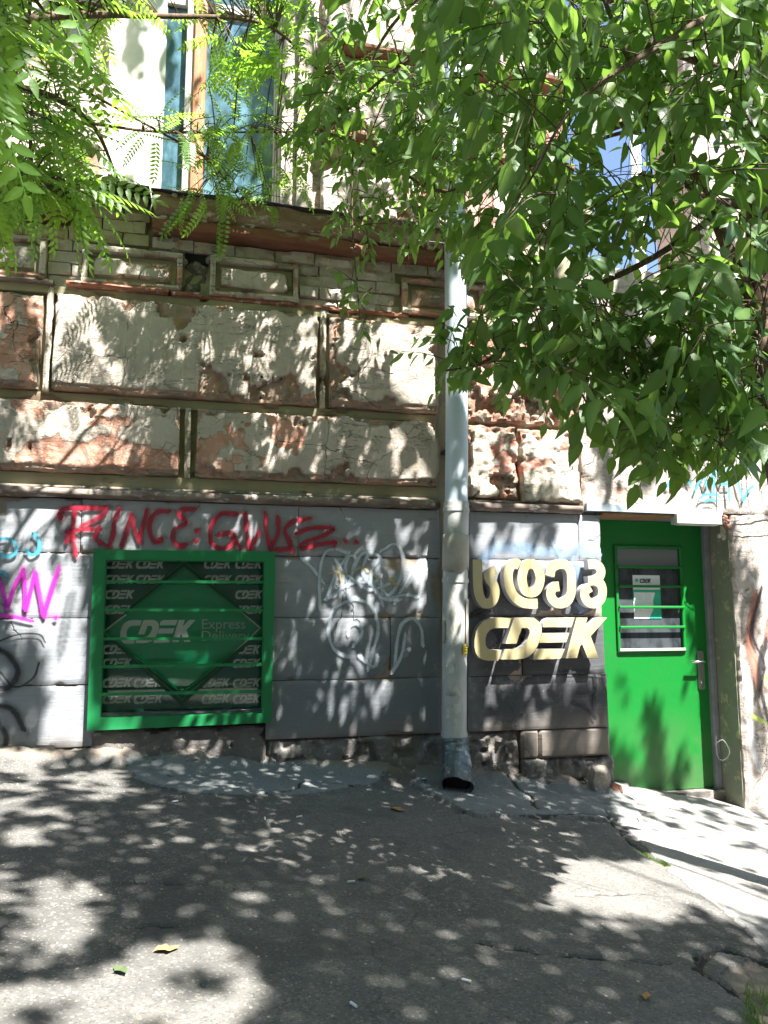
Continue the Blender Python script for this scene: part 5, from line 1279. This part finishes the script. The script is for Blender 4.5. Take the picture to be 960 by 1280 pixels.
fill([(800, 560), (835, 560), (830, 590), (800, 590)], 5, -2.2, -2.1, .085, (5, 7))
fill([(540, -80), (960, -80), (960, 30), (540, 30)], 40, -2.8, -2.2, .11)
LP, LD, LN, LS = np.array(LP), np.array(LD), np.array(LN), np.array(LS)
Rc, wl_, tt = receiver(LP); f = litmap(Rc[:, 0], Rc[:, 1], Rc[:, 2], wl_)
keep = ~((f > .97) & (RNG.random(len(f)) < .9)); 
px, py, dz = proj(LP)
g2 = ((px-SKY_GAP[0])/SKY_GAP[2])**2+((py-SKY_GAP[1])/SKY_GAP[3])**2
keep &= ~((g2 < 1.0) & (RNG.random(len(f)) < .88))
keep &= ~(inpoly(px, py, [(926, 325), (975, 325), (975, 510), (938, 500)]) & (dz > 1.5) & (LP[:, 1] < -1.55) & (RNG.random(len(f)) < .85))
keep &= py < np.interp(px, [540, 600, 640, 740, 790, 795, 840, 846, 960], [515, 540, 560, 560, 585, 632, 632, 598, 585])+RNG.uniform(-14, 10, len(px))
keep &= ~(f > .97)
LP, LD, LN, LS, px, py, dz = LP[keep], LD[keep], LN[keep], LS[keep], px[keep], py[keep], dz[keep]
size = LS/dz*((px > 0) & (px < 960) & (py > 0) & (py < 1280)); order = np.argsort(-size); big_i = order[:300]; rest = order[300:]
LTV = [LT5, leaf_template(5, .22, .16, .28), leaf_template(5, .31, .05, -.06), leaf_template(5, .25, -.10, .18)]
lms = [one_leaf_mesh(t_) for t_ in LTV]
for l_ in lms: l_.materials.append(M['leaf'])
def leaf_objs(root, idx, P_, D_, N_, S_, me, name='leaf'):
    r = rootloc(root)
    for i in idx:
        o = bpy.data.objects.new(name, me); COL.objects.link(o); o.parent = root
        mt = rotmat(D_[i], N_[i]).to_4x4(); mt = Matrix.Translation(Vector(P_[i])-r)@mt@Matrix.Scale(float(S_[i]), 4); o.matrix_basis = mt
for k_ in range(4): leaf_objs(TR, big_i[k_::4], LP, LD, LN, LS, lms[k_])
for k_ in range(4):
    r_ = rest[k_::4]; fo = link('foliage', leaves_mesh(LP[r_], LD[r_], LN[r_], LS[r_], LTV[k_]), M['leaf'], TR); fo['kind'] = 'stuff'
tw = twg.link('twigs', M['twig'], TR); tw['kind'] = 'stuff'
print('visible broad leaves', len(LP))

# ---------------- left tree (feathery compound leaves)
TL0 = np.array([-2.35, -2.3, 0.0]); TL0[2] = float(gz(TL0[0], TL0[1]))
TL = thing('tree', 'feathery yellow-green tree reaching in from the top left corner', 'tree', tuple(TL0))
T2 = limb([TL0-[0, 0, .1], TL0+[.05, 0, 1.3], TL0+[.0, .05, 2.8], TL0+[.15, 0, 4.5], TL0+[.3, -.2, 6.3], TL0+[.4, -.4, 7.2]], .13, .05, TL, 'trunk', seg=14)
BL2 = []
def lb(l, r0, r1): BL2.append(limb([T2[np.argmin(np.abs(T2[:, 2]-pw(*l[0])[2]))]]+[pw(*p) for p in l], r0, r1, TL))
lb([(-120, 140, -1.9), (20, 110, -1.7), (110, 150, -1.5), (150, 230, -1.3)], .03, .005)
lb([(-120, 40, -1.9), (60, 20, -1.5), (200, 20, -1.1), (330, 30, -.8), (400, 90, -.7)], .03, .005)
lb([(-120, 170, -1.7), (60, 150, -1.3), (200, 165, -.9), (330, 165, -.7), (400, 165, -.6)], .014, .003)
lb([(-120, 230, -1.9), (0, 210, -1.6), (70, 240, -1.4), (110, 280, -1.3)], .02, .004)
lb([(-100, -60, -2.2), (60, -40, -2.0), (180, -20, -1.8)], .02, .004)
lb([(200, 165, -.9), (260, 200, -.5), (300, 250, -.35)], .008, .003)
allb2 = np.vstack(BL2)
def compound_template(np_=9, ll=.30, w=.17):
    V, Fc, ve = [], [], []; tV, tF, tv = LTN
    def add(pos, d, nn, s):
        R_ = frames(np.array([d], float), np.array([nn], float))[0]; k = len(V)
        V.extend((tV@R_.T)*s+pos); Fc.extend((tF+k).tolist()); ve.extend(tv)
    rp = lambda t: np.array([0, t, -.22*t*t])
    for i in range(np_):
        t = .16+.80*i/(np_-1); s = ll*(1-.35*abs(t-.45))
        for sd in (-1, 1): add(rp(t)+np.array([0, .012*sd, 0]), [sd*.95, .42, -.22], [-.15*sd, .25, 1], s*.66)
    add(rp(1.0), [0, .9, -.4], [0, .4, .9], ll*.6)
    # rachis as a thin three sided tube
    k = len(V); ts = np.linspace(0, 1, 5)
    for t in ts:
        for a in (0, 2.1, 4.2): V.append(rp(t)+np.array([.006*math.cos(a), 0, .006*math.sin(a)])); ve.append(1)
    for i in range(4):
        for j in range(3):
            a = k+3*i+j; b2 = k+3*i+(j+1) % 3; Fc += [(a, b2, b2+3), (a, b2+3, a+3)]
    return np.array(V), np.array(Fc), np.array(ve, float)
CT = compound_template()
CP, CD, CN, CS = [], [], [], []; twg2 = MB()
def fill2(poly, n, y0, y1, s0, s1, dirb=(0.12, -.15, -.3), spread=.6):
    for px, py in sample_poly(poly, n):
        p = pw(px, py, RNG.uniform(y0, y1)); dd = np.linalg.norm(allb2-p, axis=1); base = allb2[np.argmin(dd)]
        d = unit(np.array(dirb)+.5*unit(p-base)+RNG.normal(0, spread, 3)*[1, .8, .7]); s = RNG.uniform(s0, s1)
        nn = unit(np.array([0, -.35, 1])+RNG.normal(0, .3, 3)); CP.append(p); CD.append(d); CN.append(nn); CS.append(s)
        if np.linalg.norm(p-base) < .9: twg2.tube([base, (base+p)/2+np.array([0, 0, .03]), p], [.004, .003, .002], 4, cap=False)
fill2([(-60, -60), (60, -60), (95, 60), (75, 180), (40, 250), (-60, 260)], 230, -2.0, -.9, .19, .29)
fill2([(60, -60), (200, -60), (180, 0), (90, 60)], 40, -1.6, -.9, .19, .27)
fill2([(230, -50), (370, -50), (360, 90), (260, 110)], 120, -1.0, -.45, .18, .26, (.2, 0, .1), .7)
fill2([(170, 145), (380, 140), (390, 190), (180, 175)], 70, -1.1, -.4, .15, .22)
fill2([(20, 190), (110, 200), (110, 260), (30, 240)], 40, -1.6, -1.1, .24, .34)
fill2([(230, 190), (380, 200), (370, 260), (250, 250)], 60, -.7, -.25, .14, .21, (.1, -.1, .1), .8)
fill2([(225, 240), (310, 245), (300, 270), (230, 270)], 6, -.4, -.25, .20, .28, (-.2, -.1, -.9), .3)
fill2([(370, 60), (470, 80), (460, 170), (380, 180)], 26, -.9, -.5, .18, .26, (.2, 0, .1), .7)
fill2([(-80, -90), (40, -90), (20, 60), (-80, 80)], 12, -3.0, -2.5, .30, .40)
CP, CD, CN, CS = map(np.array, (CP, CD, CN, CS))
cm = npmesh(CT[0], CT[1], True); setattr1(cm, 'rnd', np.zeros(len(CT[0]))); setattr1(cm, 'vein', CT[2]); cm.materials.append(M['leaf_pin'])
px, py, dz = proj(CP); size = CS/dz*((px > -60) & (px < 1000) & (py > -60) & (py < 1300)); order = np.argsort(-size)
leaf_objs(TL, order[:300], CP, CD, CN, CS, cm, 'compound_leaf')
o_ = order[300:]; fo2 = link('foliage', leaves_mesh(CP[o_], CD[o_], CN[o_], CS[o_], CT), M['leaf_pin'], TL); fo2['kind'] = 'stuff'
tw = twg2.link('twigs', M['twig'], TL); tw['kind'] = 'stuff'

# ---------------- high crowns overhead: they throw the dappled shade
a1 = unit(np.cross(SUN, [0, 0, 1.0])); a2 = np.cross(SUN, a1)
c = .037
VU = (LP-np.array([1.0, -1.2, 1.6]))@a1; VV_ = (LP-np.array([1.0, -1.2, 1.6]))@a2; hb = .12
HH, _, _ = np.histogram2d(VU, VV_, bins=[np.arange(-5, 6, hb), np.arange(-6, 6, hb)], weights=LS**2*.28)
HH = HH/hb**2
U, Vv = np.meshgrid(np.arange(-4.6, 5.4, c), np.arange(-5.2, 5.0, c)); U = U.ravel(); Vv = Vv.ravel()
org = np.array([1.0, -1.2, 1.6])
TOPP = [[], []]
for layer in range(5):
    u = U+RNG.uniform(-.5, .5, U.shape)*c; v = Vv+RNG.uniform(-.5, .5, U.shape)*c
    P0 = org+np.outer(u, a1)+np.outer(v, a2); R_, wl_, t_w = receiver(P0)
    f = litmap(R_[:, 0], R_[:, 1], R_[:, 2], wl_)
    nse = np.where(wl_, fbm(u*9.5, v*3.6+u*1.6, 2, 77), fbm(u*10.5, v*11.0, 3, 77)); cl2 = fbm(u*1.6+5, v*1.6, 2, 81)
    q = np.argsort(np.argsort(nse))/len(nse)
    shade = (q+(cl2-.5)*.2 > np.where(f > .12, np.where(wl_, f*1.12+.18, f*1.05+.10), f*.6)) & (f < .985)
    dens = HH[np.clip(((u+5)/hb).astype(int), 0, HH.shape[0]-1), np.clip(((v+6)/hb).astype(int), 0, HH.shape[1]-1)]
    shade &= RNG.random(u.shape) > np.clip((dens-.9)/1.6, 0, .82)
    rim = np.hypot(u/4.7, v/5.0); shade &= RNG.random(u.shape) > sst(rim, .9, 1.08)
    zt_ = 4.7+1.8*fbm(u*.9, v*.9, 3, 91)+layer*.25+RNG.uniform(-.3, .3, u.shape)
    zt_ = np.maximum(zt_, R_[:, 2]+2.6)
    for it in range(12):
        t = (zt_-R_[:, 2])/SUN[2]; Lp = R_+SUN*t[:, None]
        px, py, dz = proj(Lp); inv = (dz > 0) & (px > -60) & (px < 1020) & (py > -60) & (py < 1340)
        zt_ = zt_+.5*inv
    m = shade & ~inv; Lp = Lp[m]
    left = Lp[:, 0] < .9
    TOPP[0].append(Lp[left]); TOPP[1].append(Lp[~left])
for k_, (root, trunk, mt) in enumerate(((TL, T2, 'leaf_pin'), (TR, T1, 'leaf'))):
    Lp = np.vstack(TOPP[k_]); n = len(Lp)
    D = RNG.normal(0, 1, (n, 3)); D[:, 2] -= .5; N = RNG.normal(0, .55, (n, 3))+np.array([.1, -.25, 1.0])
    o = link('crown', leaves_mesh(Lp, D, N, RNG.uniform(.058, .085, n), LTQ), M[mt], root); o['kind'] = 'stuff'
    print('crown leaves', n)
    # limbs into the high crown
    for i in range(9):
        e = Lp[RNG.integers(n)]; s = trunk[-1 if i % 2 else -int(len(trunk)*.2)-1]
        mid = (s+e)/2+np.array([0, 0, .35]); limb([s, s+(mid-s)*.5+RNG.normal(0, .1, 3)+[0, 0, .2], mid, e], .045, .008, root, seg=6, n=4)
